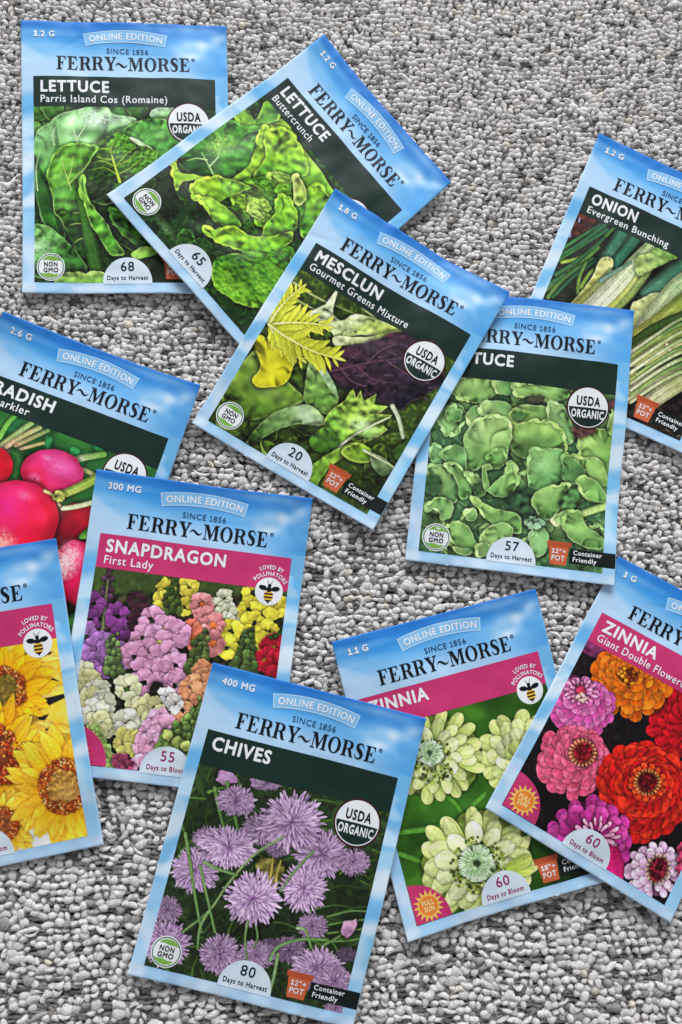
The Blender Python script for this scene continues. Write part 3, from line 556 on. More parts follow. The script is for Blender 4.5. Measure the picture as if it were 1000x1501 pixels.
def pic_mesclun():
    p = Pic(HM['mesclun'], (310, 400), .38, (40, 58, 18), 3); p.vn, p.rf, p.curl, p.frill = .2, 1.1, .8, 0
    p.mottle(1., (84, 108, 36), .8); p.mottle(2., (22, 34, 10), .8, .1, 4); r = p.r
    for i in range(20):
        c = (r.uniform(20, 960), r.uniform(20, 930)); k = r.uniform(40, 100); t = r.uniform(.5, 1)
        p.blob(c, k, tuple(np.array((92, 126, 40)) * t), tuple(np.array((34, 54, 16)) * t), g=[(c[0], c[1] - k), (c[0], c[1] + k)], rim=tuple(np.array((130, 160, 70)) * t), rw=.4, asp=.6, ang=r.uniform(0, 3), mott=.16)
    for l in ([(290, 60), (340, 110), (420, 150)], [(320, 40), (420, 100), (560, 150)], [(560, 100), (640, 170), (720, 230)]): p.stroke(l, 6, 3, (170, 176, 120), (120, 140, 70))
    # pale frilly leaves at the top
    p.leaf([(400, 140), (440, 120), (480, 66), (490, 70), (470, 140), (500, 180), (560, 150), (640, 170), (740, 215), (690, 240), (600, 230), (540, 240), (480, 270), (470, 230), (420, 190), (370, 170)], (206, 216, 170), (158, 176, 84), g=[(440, 160), (690, 220)], mott=.12, rim=(214, 222, 180), rw=.4, smooth=3)
    p.leaf([(480, 240), (600, 240), (680, 220), (740, 216), (650, 250), (560, 268), (480, 276)], (196, 206, 150), (150, 164, 80), g=[(500, 250), (720, 220)])
    # purple leaf
    p.vn = .06
    p.leaf([(440, 340), (500, 290), (560, 270), (640, 250), (700, 225), (780, 224), (860, 300), (900, 400), (840, 460), (760, 500), (740, 525), (690, 510), (640, 480), (560, 440), (480, 420)], (54, 30, 42), (24, 20, 32), g=[(560, 270), (760, 480)], mott=.22, ms=1., rim=(86, 54, 66), rw=.5, ruf=.5); p.vn = .2
    veins(p, [[(450, 380), (560, 350), (680, 330), (800, 320)], [(560, 350), (620, 400), (700, 420)], [(600, 345), (660, 290), (720, 270)], [(680, 335), (760, 390), (820, 400)], [(500, 360), (540, 410), (600, 430)]], (84, 56, 66), 3.)
    for i in range(26): q = (r.uniform(480, 860), r.uniform(270, 490)); p.stroke([q, (q[0] + r.uniform(-40, 40), q[1] + r.uniform(-14, 14))], 3, 1, (74, 54, 72), shade=0, shadow=.3)
    p.stroke([(700, 510), (724, 560), (740, 630)], 10, 8, (186, 196, 160), (160, 176, 140))
    # oak / spinach leaves
    p.leaf([(40, 470), (100, 380), (170, 300), (240, 330), (300, 420), (360, 480), (300, 520), (200, 560), (120, 560), (60, 520)], (118, 148, 56), (66, 98, 30), g=[(180, 320), (160, 560)], mott=.14, ms=2., rim=(140, 170, 80))
    p.glow((210, 440), 100, (150, 176, 96), .45, .6)
    p.leaf([(20, 560), (100, 540), (140, 570), (110, 620), (40, 620)], (92, 120, 40), (60, 84, 26), g=[(40, 550), (100, 620)])
    p.leaf([(160, 260), (190, 245), (220, 265), (260, 290), (300, 320), (314, 370), (290, 420), (240, 440), (180, 440), (158, 412), (190, 370), (180, 320)], (208, 200, 44), (190, 184, 30), g=[(200, 270), (250, 430)], mott=.06, ms=2., rim=(222, 216, 90), rw=.5, inner=.15)
    p.shade((190, 300), 40, .3)
    p.leaf([(372, 370), (384, 320), (402, 305), (440, 360), (480, 440), (492, 490), (450, 540), (400, 520), (360, 490), (362, 430)], (126, 160, 92), (80, 120, 44), g=[(420, 330), (380, 520)], rim=(160, 190, 120), rw=.4)
    p.leaf([(402, 308), (440, 360), (480, 430), (488, 478), (450, 430), (412, 370)], (170, 196, 156), (120, 156, 96), g=[(410, 320), (480, 470)], shadow=.15, ruf=.1)
    # feathery yellow-green mizuna: a rib with narrow jagged lobes on both sides
    def mizuna(b, t, bow, w, a, k, n=9):
        b = np.array(b, float); t = np.array(t, float); v = t - b; L = np.hypot(*v); nn = np.array((-v[1], v[0])) / L
        at = lambda s: b + v * s + nn * bow * L * 4 * s * (1 - s)
        p.petal(b, t, w * .45, a, k, kind='leafy', shade=.15, shadow=.35, bow=0)
        for i in range(n):
            s0 = .12 + .82 * i / n; q = at(s0); dd = at(s0 + .03) - q; dd /= np.hypot(*dd); m = np.array((-dd[1], dd[0]))
            for sg in (-1, 1):
                l = L * w * (1.15 - .75 * s0) * r.uniform(.6, 1.15); tip = q + dd * l * .85 + m * sg * l * .8
                p.petal(q - dd * l * .15, tip, r.uniform(.22, .32), a, tuple(np.minimum(np.array(k) * r.uniform(.92, 1.08), 255)), kind='leafy', shade=.15, side=.1, shadow=.28, sr=.6, bow=sg * r.uniform(-.1, .25))
        p.stroke([at(x) for x in (0, .3, .6, .95)], 5, 2, (222, 222, 140), (206, 208, 90), shade=.1, shadow=.15)
    Y0, Y1 = (166, 172, 40), (202, 204, 66)
    for t, bw, w in (((205, 150), .05, .3), ((262, 70), .05, .26), ((240, 300), -.1, .3), ((372, 348), .08, .26), ((370, 40), -.06, .30), ((478, 208), -.05, .30), ((524, 336), .06, .30)): mizuna((222, 204), t, bw, w, Y0, Y1)
    # long leaf lower left, frilly centre leaf
    p.leaf([(140, 640), (180, 590), (240, 540), (320, 510), (390, 510), (440, 560), (430, 585), (340, 580), (260, 600), (190, 640), (140, 666)], (128, 160, 104), (66, 104, 40), g=[(380, 510), (160, 650)], rim=(150, 180, 110), rw=.4)
    p.glow((370, 545), 80, (190, 206, 180), .6, .5)
    p.leaf([(440, 560), (470, 520), (500, 500), (520, 480), (550, 440), (560, 480), (580, 445), (590, 490), (640, 460), (630, 500), (684, 510), (640, 540), (700, 545), (650, 580), (680, 600), (600, 650), (540, 640), (480, 670), (440, 620)], (146, 178, 72), (92, 138, 44), g=[(600, 460), (500, 640)], rim=(190, 200, 100), rw=.4, mott=.2, smooth=2)
    p.glow((590, 590), 80, (190, 212, 170), .7, .6, .3)
    p.stroke([(490, 670), (570, 610), (690, 552)], 6, 3, (206, 216, 180), (196, 206, 150))
    p.leaf([(380, 640), (440, 590), (490, 640), (470, 690), (400, 680)], (70, 112, 36), (44, 80, 22), g=[(400, 620), (460, 690)])
    p.leaf([(370, 800), (400, 730), (460, 690), (540, 650), (600, 640), (560, 690), (490, 720), (430, 780), (400, 830)], (140, 176, 62), (96, 140, 44), g=[(560, 650), (400, 800)], rim=(176, 200, 100), rw=.4)
    p.leaf([(500, 690), (560, 650), (620, 680), (622, 720), (560, 728)], (126, 164, 44), (86, 130, 30), g=[(520, 660), (600, 730)], rim=(160, 190, 80))
    p.leaf([(620, 690), (680, 720), (700, 760), (660, 780), (620, 740)], (150, 176, 130), (90, 120, 70), g=[(630, 690), (680, 770)])
    p.stroke([(590, 680), (680, 730), (720, 760)], 6, 4, (190, 200, 160), (150, 170, 110))
    p.leaf([(700, 680), (760, 640), (800, 650), (780, 720), (720, 720)], (46, 76, 26), (30, 54, 18))
    p.leaf([(190, 640), (206, 680), (230, 710), (200, 700)], (130, 160, 70)); p.shade((640, 850), 150, .6); p.shade((130, 690), 90, .5); return p

def pic_lettuce():
    p = Pic(HM['lettuce'], (610, 540), .3, (38, 70, 40), 4); p.vn, p.rf, p.curl, p.frill = .20, 1.5, 1.2, .95
    p.mottle(1., (72, 116, 58), .7); p.mottle(2., (20, 42, 22), .7, .1, 4); r = p.r
    for i in range(70):
        c = (r.uniform(20, 980), r.uniform(60, 980)); k = r.uniform(36, 80); t = r.uniform(.55, 1)
        p.blob(c, k, tuple(np.array((118, 164, 80)) * t), tuple(np.array((40, 78, 40)) * t), g=[(c[0], c[1] - k), (c[0] + k * .3, c[1] + k)], rim=tuple(np.array((158, 196, 116)) * t), rw=.4, mott=.09, ms=2., asp=.7, ang=r.uniform(0, 3), sr=1.4)
    L = lambda pts, a=(150, 196, 98), b=(60, 108, 52), g=None, **k: p.leaf(pts, a, b, g=g or [pts[0], pts[len(pts) // 2]], rim=(184, 214, 140), rw=.5, mott=.085, ms=2., **k)
    L([(230, 40), (320, 44), (380, 70), (396, 110), (360, 150), (290, 170), (220, 150), (180, 110)], (138, 182, 90), (92, 140, 62))
    L([(380, 60), (470, 66), (480, 110), (440, 134), (390, 120)]); L([(480, 80), (600, 80), (720, 100), (740, 140), (640, 170), (540, 140), (480, 130)], (128, 174, 84), (80, 128, 58))
    p.blob((580, 155), 42, (44, 44, 32), asp=.5)
    L([(110, 250), (140, 190), (180, 165), (230, 190), (240, 250), (200, 310), (150, 320)], (120, 172, 88), (62, 112, 52)); p.blob((185, 225), 40, (112, 166, 84), (60, 108, 48), g=[(170, 200), (200, 260)], rim=(150, 190, 110), rw=.4)
    L([(240, 240), (270, 190), (310, 180), (320, 230), (280, 280)]); L([(310, 200), (340, 160), (400, 160), (460, 180), (440, 240), (380, 240), (330, 230)], (140, 184, 96), (86, 134, 66))
    L([(460, 210), (520, 180), (620, 190), (670, 230), (660, 270), (560, 260), (470, 270)], (140, 186, 84), (70, 118, 52)); p.blob((500, 232), 34, (58, 100, 46), asp=.6)
    L([(640, 170), (720, 190), (760, 270), (780, 330), (740, 370), (680, 330), (650, 270)], (132, 178, 96), (92, 142, 72))
    L([(810, 320), (880, 296), (960, 310), (960, 420), (940, 520), (860, 500), (800, 420)], (138, 184, 84), (94, 146, 60)); L([(960, 200), (990, 190), (990, 320), (930, 300)], (150, 190, 100), (110, 150, 70))
    p.leaf([(756, 290), (830, 290), (880, 300), (800, 340)], (66, 40, 36), (50, 30, 28), mott=.3); p.leaf([(940, 160), (990, 150), (990, 190), (950, 196)], (60, 36, 36))
    # the big leaves
    L([(460, 300), (520, 264), (620, 258), (700, 290), (730, 360), (720, 430), (640, 480), (560, 450), (470, 400)], (132, 180, 78), (66, 116, 52), [(560, 262), (560, 470)])
    p.shade((500, 390), 80, .55)
    L([(560, 400), (620, 390), (720, 400), (730, 520), (690, 560), (600, 600), (556, 610), (548, 500)], (118, 174, 86), (66, 120, 58)); p.glow((620, 470), 80, (150, 200, 120), .4, 1, .4)
    L([(730, 410), (800, 430), (900, 440), (950, 560), (930, 640), (840, 640), (790, 560), (836, 500), (760, 440)], (140, 186, 84), (96, 150, 64)); L([(720, 420), (760, 430), (834, 500), (780, 560), (720, 540), (716, 470)], (76, 122, 56), (52, 94, 44))
    L([(236, 400), (232, 340), (270, 270), (340, 236), (420, 236), (464, 290), (456, 370), (440, 450), (400, 490), (330, 480), (280, 500), (248, 490)], (140, 186, 92), (92, 146, 66), [(350, 240), (340, 480)])
    p.shade((300, 400), 60, .3); p.glow((300, 300), 70, (170, 206, 130), .35, 1.2, .3); p.blob((390, 430), 50, (104, 156, 70), (64, 112, 48), g=[(390, 390), (390, 480)], rim=(150, 190, 100), rw=.4, asp=.7)
    L([(70, 400), (90, 370), (140, 400), (150, 450), (100, 470), (66, 440)], (112, 166, 92), (66, 116, 60)); L([(130, 410), (190, 370), (240, 400), (240, 500), (180, 480), (140, 450)], (110, 164, 84), (60, 110, 54))
    L([(60, 480), (120, 470), (180, 500), (206, 560), (200, 640), (160, 660), (110, 620), (60, 560)], (110, 152, 78), (64, 106, 52)); L([(140, 460), (200, 470), (250, 530), (274, 610), (220, 640), (200, 560), (170, 500)], (126, 176, 86), (74, 126, 58))
    p.blob((80, 570), 46, (36, 66, 36), (24, 46, 26), asp=1.1)
    L([(240, 520), (300, 520), (340, 570), (330, 620), (290, 620), (270, 560)], (132, 180, 90), (90, 140, 66)); p.blob((300, 585), 28, (40, 66, 34))
    L([(320, 480), (360, 465), (370, 490), (340, 500), (362, 560), (340, 600), (326, 540)], (130, 178, 86), (86, 136, 60))
    L([(350, 590), (400, 540), (440, 500), (450, 460), (490, 480), (498, 550), (470, 610), (420, 626), (370, 612)], (128, 180, 86), (84, 140, 62), [(480, 480), (400, 610)])
    p.leaf([(450, 620), (540, 580), (600, 620), (590, 700), (560, 760), (500, 740), (470, 680)], (28, 52, 30), (20, 40, 24), mott=.25)
    L([(564, 640), (600, 590), (680, 570), (750, 566), (730, 620), (700, 690), (640, 740), (590, 700)], (130, 182, 84), (72, 124, 54), [(620, 580), (660, 720)]); p.leaf([(700, 640), (740, 590), (790, 580), (800, 640), (760, 690), (710, 690)], (50, 88, 42), (34, 66, 34), mott=.3)
    L([(790, 560), (830, 520), (900, 560), (940, 640), (860, 640)], (128, 180, 82), (84, 138, 60))
    p.stroke([(700, 740), (800, 710), (940, 664)], 16, 18, (170, 200, 110), (150, 190, 90)); L([(660, 740), (700, 700), (760, 690), (740, 740), (700, 766)], (168, 204, 116), (110, 160, 76))
    L([(720, 720), (800, 690), (830, 760), (910, 820), (910, 880), (820, 870), (740, 820)], (118, 166, 74), (76, 124, 56))
    L([(50, 690), (80, 640), (140, 630), (184, 670), (160, 730), (120, 740), (110, 690)], (136, 184, 94), (92, 144, 70)); p.shade((90, 730), 50, .4)
    L([(270, 620), (340, 660), (420, 690), (500, 710), (512, 800), (440, 790), (340, 730)], (130, 178, 80), (76, 126, 54), [(360, 660), (400, 790)]); p.shade((420, 650), 60, .4)
    L([(240, 700), (290, 680), (290, 740), (250, 740)]); L([(160, 760), (240, 760), (290, 840), (290, 900), (210, 880), (160, 820)], (120, 170, 80), (78, 128, 58))
    L([(320, 810), (360, 770), (430, 750), (470, 780), (460, 830), (380, 850), (330, 870)], (138, 184, 92), (92, 140, 66)); L([(290, 870), (350, 850), (360, 900), (310, 920)], (150, 190, 100))
    L([(560, 800), (600, 770), (640, 800), (640, 880), (590, 920), (556, 870)], (120, 176, 96), (84, 140, 72)); L([(180, 870), (260, 880), (260, 910), (200, 900)], (150, 190, 100))
    for c in ((545, 750), (570, 735), (596, 745), (612, 752), (560, 765), (590, 768)): p.blob(c, 17, (120, 170, 120), (84, 136, 88), rim=(150, 190, 140), rw=.3)
    p.stroke([(572, 766), (560, 800), (548, 840)], 4, 3, (120, 160, 110)); return p

def pic_onion():
    p = Pic(HM['onion'], (780, 300), .24, (22, 28, 18), 5); p.fine = 1
    p.mottle(1., (46, 40, 30), .6); p.mottle(2., (10, 16, 10), .7, .1, 4); r = p.r
    p.leaf([(180, 40), (420, 40), (300, 200), (150, 330)], (58, 26, 20), (40, 18, 16), mott=.3)
    for q in ((290, 100), (235, 190), (225, 160), (270, 70)): p.stroke([q, (q[0] + 6, q[1] - 24)], 7, 4, (120, 120, 150))
    gs = [((150, 290), (270, 210), (420, 120), (60, 130, 60), (36, 86, 50)), ((140, 350), (280, 260), (460, 150), (70, 120, 44), (30, 80, 50)), ((60, 540), (180, 440), (330, 300), (120, 150, 56), (48, 100, 44)), ((90, 500), (230, 420), (400, 260), (130, 158, 60), (60, 112, 46)), ((100, 560), (200, 440), (370, 330), (84, 120, 50), (40, 90, 44)), ((130, 560), (260, 430), (420, 320), (40, 86, 50), (28, 70, 46)), ((190, 345), (330, 300), (500, 140), (140, 170, 60), (50, 104, 44)), ((280, 540), (290, 440), (330, 350), (120, 150, 60), (70, 110, 50)), ((300, 500), (350, 420), (420, 350), (130, 160, 60), (80, 120, 50)), ((160, 310), (300, 230), (470, 100), (44, 100, 56), (30, 80, 50)), ((60, 580), (90, 500), (200, 420), (70, 110, 60), (50, 90, 50)), ((150, 420), (290, 330), (440, 200), (50, 100, 52), (30, 76, 46))]
    for a, b, c, k0, k1 in gs: p.stroke([a, b, c], r.uniform(9, 14), r.uniform(9, 15), k0, k1, shade=.45)
    p.stroke([(420, 380), (480, 280), (560, 150), (600, 80)], 42, 40, (66, 122, 96), (40, 92, 66), shade=.5); p.stroke([(500, 360), (580, 260), (680, 130)], 34, 40, (52, 112, 88), (30, 80, 52), shade=.5)
    p.leaf([(420, 330), (490, 330), (480, 400), (420, 460), (340, 540), (290, 600), (240, 600), (290, 540), (360, 450)], (196, 198, 118), (170, 172, 70), g=[(440, 350), (290, 590)], mott=.08, rim=(206, 208, 150))
    p.stroke([(280, 620), (380, 520), (480, 410)], 40, 20, (172, 172, 78), (150, 170, 110), shade=.3)
    p.stroke([(480, 620), (600, 500), (720, 330), (800, 250)], 52, 50, (120, 140, 62), (140, 166, 96), shade=.4)
    p.stroke([(360, 640), (520, 480), (660, 330), (760, 230)], 62, 44, (222, 222, 186), (150, 178, 110), shade=.28, streak=.14)
    p.stroke([(460, 640), (590, 500), (680, 360)], 18, 10, (164, 170, 70), (190, 196, 130), shade=.2, shadow=0)
    p.leaf([(640, 320), (720, 290), (780, 250), (900, 310), (840, 340), (720, 400), (640, 430)], (150, 176, 92), (96, 140, 60), g=[(660, 350), (880, 310)], mott=.1)
    p.stroke([(420, 460), (500, 410), (600, 350)], 14, 10, (110, 140, 120), (90, 130, 100), shade=.3)
    p.stroke([(660, 580), (740, 480), (860, 370)], 22, 26, (58, 86, 62), (44, 80, 58)); p.stroke([(700, 540), (860, 420), (1040, 310)], 46, 60, (70, 126, 98), (40, 96, 66), shade=.5)
    p.leaf([(600, 620), (650, 580), (730, 540), (780, 540), (820, 600), (740, 700), (640, 800), (590, 800)], (178, 192, 120), (190, 192, 120), g=[(740, 560), (600, 780)], mott=.08, rim=(200, 206, 150))
    p.stroke([(620, 820), (760, 640), (900, 480), (1040, 400)], 50, 52, (206, 208, 150), (130, 166, 110), shade=.3, streak=.12)
    p.stroke([(640, 800), (780, 700), (900, 600), (1000, 540)], 46, 44, (178, 178, 80), (110, 136, 50), shade=.35, streak=.12)
    p.stroke([(600, 850), (760, 740), (1000, 640)], 26, 28, (60, 80, 30), (44, 72, 26)); p.stroke([(600, 920), (760, 820), (1000, 740)], 40, 42, (164, 172, 84), (120, 140, 56), shade=.4, streak=.12)
    p.stroke([(580, 1060), (720, 930), (860, 870), (1000, 850)], 54, 44, (170, 168, 88), (190, 186, 120), shade=.35, streak=.12)
    p.stroke([(830, 850), (850, 900)], 16, 16, (206, 196, 150)); p.stroke([(600, 1000), (800, 980), (1000, 900)], 14, 20, (30, 36, 16), (30, 40, 16))
    p.stroke([(570, 1170), (720, 1060), (860, 1010), (1000, 970)], 44, 40, (196, 190, 150), (120, 134, 70), shade=.4, streak=.14)
    p.stroke([(640, 1280), (760, 1170), (880, 1090), (1040, 1000)], 50, 54, (206, 198, 160), (150, 160, 90), shade=.35, streak=.14)
    for i in range(9):
        t = i / 8.; q = r.normal(0, 12)
        p.stroke([(600, 900 + 300 * t + q), (760, 790 + 300 * t + q), (900, 700 + 320 * t + q), (1060, 640 + 330 * t)], r.uniform(7, 12), r.uniform(9, 14), [(206, 206, 160), (150, 170, 90), (196, 200, 150)][i % 3], [(96, 130, 60), (60, 104, 50), (130, 156, 84)][i % 3], shade=.4, streak=.1)
    p.leaf([(560, 1230), (700, 1240), (860, 1200), (1060, 1080), (1060, 1500), (560, 1500)], (26, 20, 18), (18, 14, 14), mott=.4)
    for i in range(16): q = (r.uniform(700, 980), r.uniform(1210, 1460)); p.stroke([q, (q[0] + r.uniform(-26, 26), q[1] + r.uniform(-16, 16))], 3, 1.5, (130, 110, 96))
    return p

def pic_radish():
    p = Pic(HM['radish'], (0, 590), .1998, (40, 92, 44), 6)
    p.mottle(4., (70, 130, 60), .5); p.mottle(4., (22, 60, 34), .6, .2, 3); r = p.r
    for i in range(24): q = (r.uniform(-300, 800), r.uniform(0, 480)); p.blob(q, r.uniform(40, 100), tuple(np.array((40, 110, 60)) * r.uniform(.6, 1.3)), soft=.4, asp=.5, ang=r.uniform(0, 3), mott=.06, shadow=.3)
    for l, w, a, b in (([(0, 230), (60, 130), (110, 80)], 22, (120, 180, 80), (80, 150, 60)), ([(20, 290), (110, 220), (230, 130)], 24, (190, 190, 130), (130, 170, 100)), ([(50, 300), (160, 230), (290, 160)], 22, (214, 180, 140), (150, 160, 100)), ([(120, 290), (230, 240), (350, 180)], 18, (196, 160, 120), (110, 140, 80)), ([(60, 340), (180, 310), (320, 272)], 14, (206, 160, 140), (180, 176, 110)), ([(550, 390), (640, 370), (760, 350)], 26, (196, 206, 160), (110, 160, 70)), ([(600, 460), (650, 480), (720, 520)], 20, (180, 180, 120), (150, 160, 100))):
        p.stroke(l, w, w * .9, a, b, shade=.3)
    p.stroke([(120, 360), (140, 420), (110, 540)], 50, 40, (50, 100, 50), (60, 110, 50))
    B = lambda c, rx, a, b, g, asp=1., ang=0., **k: p.blob(c, rx, a, b, g=g, asp=asp, ang=ang, n=24, wob=.012, ruf=.08, pleat=0, mott=.035, ms=2., inner=.5, iw=6., sr=3., **k)
    B((560, 900), 190, (168, 26, 44), (104, 10, 30), [(500, 800), (520, 1080)], 1.)
    B((560, 1230), 160, (226, 40, 100), (176, 16, 60), [(540, 980), (560, 1480)], 1.55)
    p.glow((500, 1130), 130, (250, 170, 180), 1.3, 1.3, .25); p.glow((470, 1200), 100, (252, 206, 200), .9, 1., .3)
    p.leaf([(580, 970), (610, 920), (650, 900), (640, 970)], (90, 150, 60), (60, 120, 50))
    B((-40, 440), 140, (230, 40, 60), (196, 20, 40), [(-60, 320), (40, 580)])
    B((385, 490), 228, (236, 66, 136), (226, 34, 72), [(420, 380), (240, 620)], .76, .12)
    p.glow((440, 440), 150, (226, 110, 170), .8, .7, .18); p.glow((260, 525), 70, (236, 140, 190), .6, .6, .4)
    p.stroke([(420, 660), (560, 600), (720, 520)], 30, 38, (176, 190, 100), (140, 170, 70), shade=.35, streak=.14); p.stroke([(460, 750), (560, 735), (690, 700)], 18, 20, (206, 206, 170), (190, 196, 150), shade=.3)
    B((130, 830), 305, (232, 40, 96), (214, 24, 50), [(60, 620), (330, 1050)], .94)
    p.glow((70, 740), 190, (226, 50, 136), .8, 1., .05); p.glow((290, 790), 70, (226, 60, 110), .35)
    p.glow((190, 660), 90, (244, 150, 180), .45, .6, .1); p.glow((350, 380), 60, (246, 180, 206), .4, .5, .1)
    p.glow((-10, 1010), 170, (244, 150, 140), 1.5, .8, .3); p.shade((420, 1010), 120, .3)
    p.stroke([(330, 620), (400, 660), (440, 730)], 14, 10, (206, 190, 130), (190, 150, 120)); p.blob((430, 660), 42, (176, 180, 90), (140, 130, 60), mott=.2)
    p.blob((480, 1500), 90, (24, 20, 12), asp=.5); return p

def snap_floret(p, c, r, col, seed=0, dark=.45, throat=None):
    """one snapdragon flower: two upper lobes, three lower lobes and a lip"""
    r *= 1.22
    if seed % 4 == 3: return
    q = np.random.default_rng(seed); col = np.array(col, float); a0 = q.normal(0, .35)
    for a, d, k in ((-2.2, .66, .52), (-.95, .66, .52), (2.7, .66, .46), (.4, .7, .46), (1.57, .7, .56)):
        a += a0; x = (c[0] + r * d * math.cos(a), c[1] + r * d * math.sin(a)); kk = r * k * q.uniform(.9, 1.2) * 1.15; t = col * q.uniform(.88, 1.12)
        p.blob(x, kk, tuple(np.minimum(t * 1.1, 255)), tuple(t * (dark * .6 + .42)), g=[(x[0] - kk * .3, x[1] - kk), (x[0] + kk * .3, x[1] + kk)], rim=tuple(np.minimum(t * 1.14 + 6, 255)), rw=.3, mott=.06, ms=1., ruf=.3, sr=1.1, shadow=.34, wob=.1, n=10, asp=.72, ang=a + 1.57 + q.normal(0, .3))
    if throat is not None: p.blob((c[0], c[1] + r * .1), r * .3, throat, tuple(np.array(throat) * .7), g=[(c[0], c[1] - r * .3), (c[0], c[1] + r * .4)], mott=.1, ruf=.1, sr=.5, shadow=.25)
def snap_spike(p, a, b, w, col=(92, 128, 56), n=10, seed=0):
    q = np.random.default_rng(seed); a = np.array(a, float); b = np.array(b, float)
    p.stroke([a, (a + b) / 2, b], w * .25, w * .12, tuple(np.array(col) * .8))
    for i in range(n):
        t = i / (n - 1); c = b * (1 - t) + a * t; k = w * (.22 + .28 * t)
        for s in (-1, 1, 0):
            x = (c[0] + s * k * .9 + q.normal(0, 5), c[1] + q.normal(0, 7)); u = np.array(col) * q.uniform(.7, 1.25)
            p.blob(x, k * q.uniform(.42, .62), tuple(np.minimum(u * 1.15, 255)), tuple(u * .45), g=[(x[0] - k * .4, x[1] - k * .6), (x[0] + k * .3, x[1] + k * .6)], ruf=.05, mott=.06, sr=.7, shadow=.5, n=8, asp=1.25)
def pic_snap():
    p = Pic(HM['snap'], (100, 830), .33, (52, 66, 30), 7)
    p.mottle(2., (78, 94, 44), .5); p.mottle(1., (34, 44, 20), .4, .2, 2)
    p.leaf([(40, 280), (120, 150), (300, 120), (600, 140), (1000, 200), (1000, 1000), (40, 1000)], (40, 40, 24), (22, 24, 18), g=[(400, 150), (400, 500)], mott=.3, shadow=.2)
    r = p.r
    for i in range(40): q = (r.uniform(40, 960), r.uniform(200, 960)); p.blob(q, r.uniform(14, 34), tuple(np.array((70, 92, 40)) * r.uniform(.4, 1.1)), asp=.6, ang=r.uniform(0, 3))
    # dark purple top left, maroon cluster
    snap_spike(p, (165, 260), (180, 20), 70, (96, 60, 84), 7, 3); p.stroke([(150, 320), (160, 210), (175, 60)], 9, 5, (104, 116, 70), (90, 90, 66))
    for i, (x, y) in enumerate(((110, 170), (205, 160), (90, 240), (215, 220), (250, 290), (120, 275), (250, 340))): snap_floret(p, (x, y), 42, (120, 56, 124), 10 + i, .4)
    for i, (x, y) in enumerate(((300, 150), (350, 160), (320, 200), (300, 250), (270, 360), (380, 150))): snap_floret(p, (x, y), 30, (62, 28, 44), 30 + i, .4)
    for i, (x, y) in enumerate(((75, 310), (90, 420), (160, 350), (60, 380), (120, 380), (220, 400), (150, 430))): snap_floret(p, (x, y), 50, (158, 104, 172), 40 + i, .55, (208, 160, 60) if i in (2, 3) else None)
    # yellow
    for i, (x, y) in enumerate(((430, 100), (530, 90), (420, 150), (540, 150), (510, 180))): snap_floret(p, (x, y), 34, (224, 204, 70), 60 + i, .55)
    snap_spike(p, (455, 200), (460, 60), 60, (84, 108, 46), 6, 5)
    for i, (x, y) in enumerate(((690, 140), (740, 120), (650, 180), (715, 200), (740, 220))): snap_floret(p, (x, y), 30, (224, 226, 186), 70 + i, .6)
    for i, (x, y) in enumerate(((820, 120), (900, 170), (800, 190), (930, 230), (820, 250), (720, 290), (880, 290), (740, 340), (860, 350), (700, 360), (920, 180), (770, 260), (830, 400))): snap_floret(p, (x, y), 42, (226, 206, 60), 80 + i, .6)
    for i, (x, y) in enumerate(((910, 360), (880, 420), (920, 430), (850, 440))): snap_floret(p, (x, y), 46, (176, 24, 44), 100 + i, .4)
    snap_spike(p, (780, 470), (800, 290), 90, (84, 110, 52), 8, 7); snap_spike(p, (900, 320), (960, 280), 30, (60, 90, 40), 4, 8)
    # salmon centre
    for i, (x, y) in enumerate(((590, 170), (560, 220), (610, 230), (540, 290), (640, 260), (520, 250), (640, 340), (560, 320))): snap_floret(p, (x, y), 42, [(220, 130, 130), (226, 110, 84)][i % 2], 110 + i, .5, (226, 112, 50))
    # pink spike in the middle
    for i, (x, y) in enumerate(((370, 240), (410, 220), (430, 280), (480, 300), (330, 320), (490, 370), (400, 340), (350, 380), (290, 400), (300, 350), (430, 390), (390, 470), (470, 440), (330, 480), (420, 480), (330, 520), (470, 530))): snap_floret(p, (x, y), 46, (222, 150, 190), 130 + i, .6, (226, 190, 110) if i in (2, 6, 11) else None)
    p.leaf([(370, 520), (420, 530), (420, 640), (370, 650), (355, 590)], (22, 20, 18), mott=.2)
    snap_spike(p, (560, 470), (600, 300), 84, (98, 120, 60), 8, 11); snap_spike(p, (200, 480), (200, 310), 66, (120, 150, 84), 8, 12)
    for i, (x, y) in enumerate(((600, 470), (540, 540), (580, 560), (520, 590), (500, 640), (590, 510))): snap_floret(p, (x, y), 40, (240, 150, 106), 160 + i, .6)
    for i, (x, y) in enumerate(((440, 580), (430, 630), (470, 610))): snap_floret(p, (x, y), 32, (226, 222, 214), 170 + i, .7)
    # cream lower left
    for i, (x, y) in enumerate(((70, 480), (90, 520), (130, 560), (190, 540), (100, 600), (150, 610), (260, 540), (210, 510), (120, 650), (170, 700), (130, 700), (250, 640), (300, 640), (330, 650), (260, 690), (310, 610), (360, 630), (250, 780), (300, 790))): snap_floret(p, (x, y), 46, [(226, 228, 170), (222, 216, 150), (232, 232, 200)][i % 3] if i < 17 else (216, 206, 110), 180 + i, .62, (214, 206, 110) if i % 2 else None)
    for i, (x, y) in enumerate(((110, 740), (90, 700), (140, 800), (170, 860), (190, 880), (140, 850))): snap_floret(p, (x, y), 32, (150, 180, 96), 210 + i, .5)
    for i, (x, y) in enumerate(((400, 690), (360, 740), (340, 800), (300, 860), (420, 720), (370, 790), (320, 900), (450, 690))): snap_floret(p, (x, y), 46, (226, 156, 190), 220 + i, .6)
    for i, (x, y) in enumerate(((230, 870), (200, 840), (250, 890))): snap_floret(p, (x, y), 30, (150, 60, 90), 230 + i, .4)
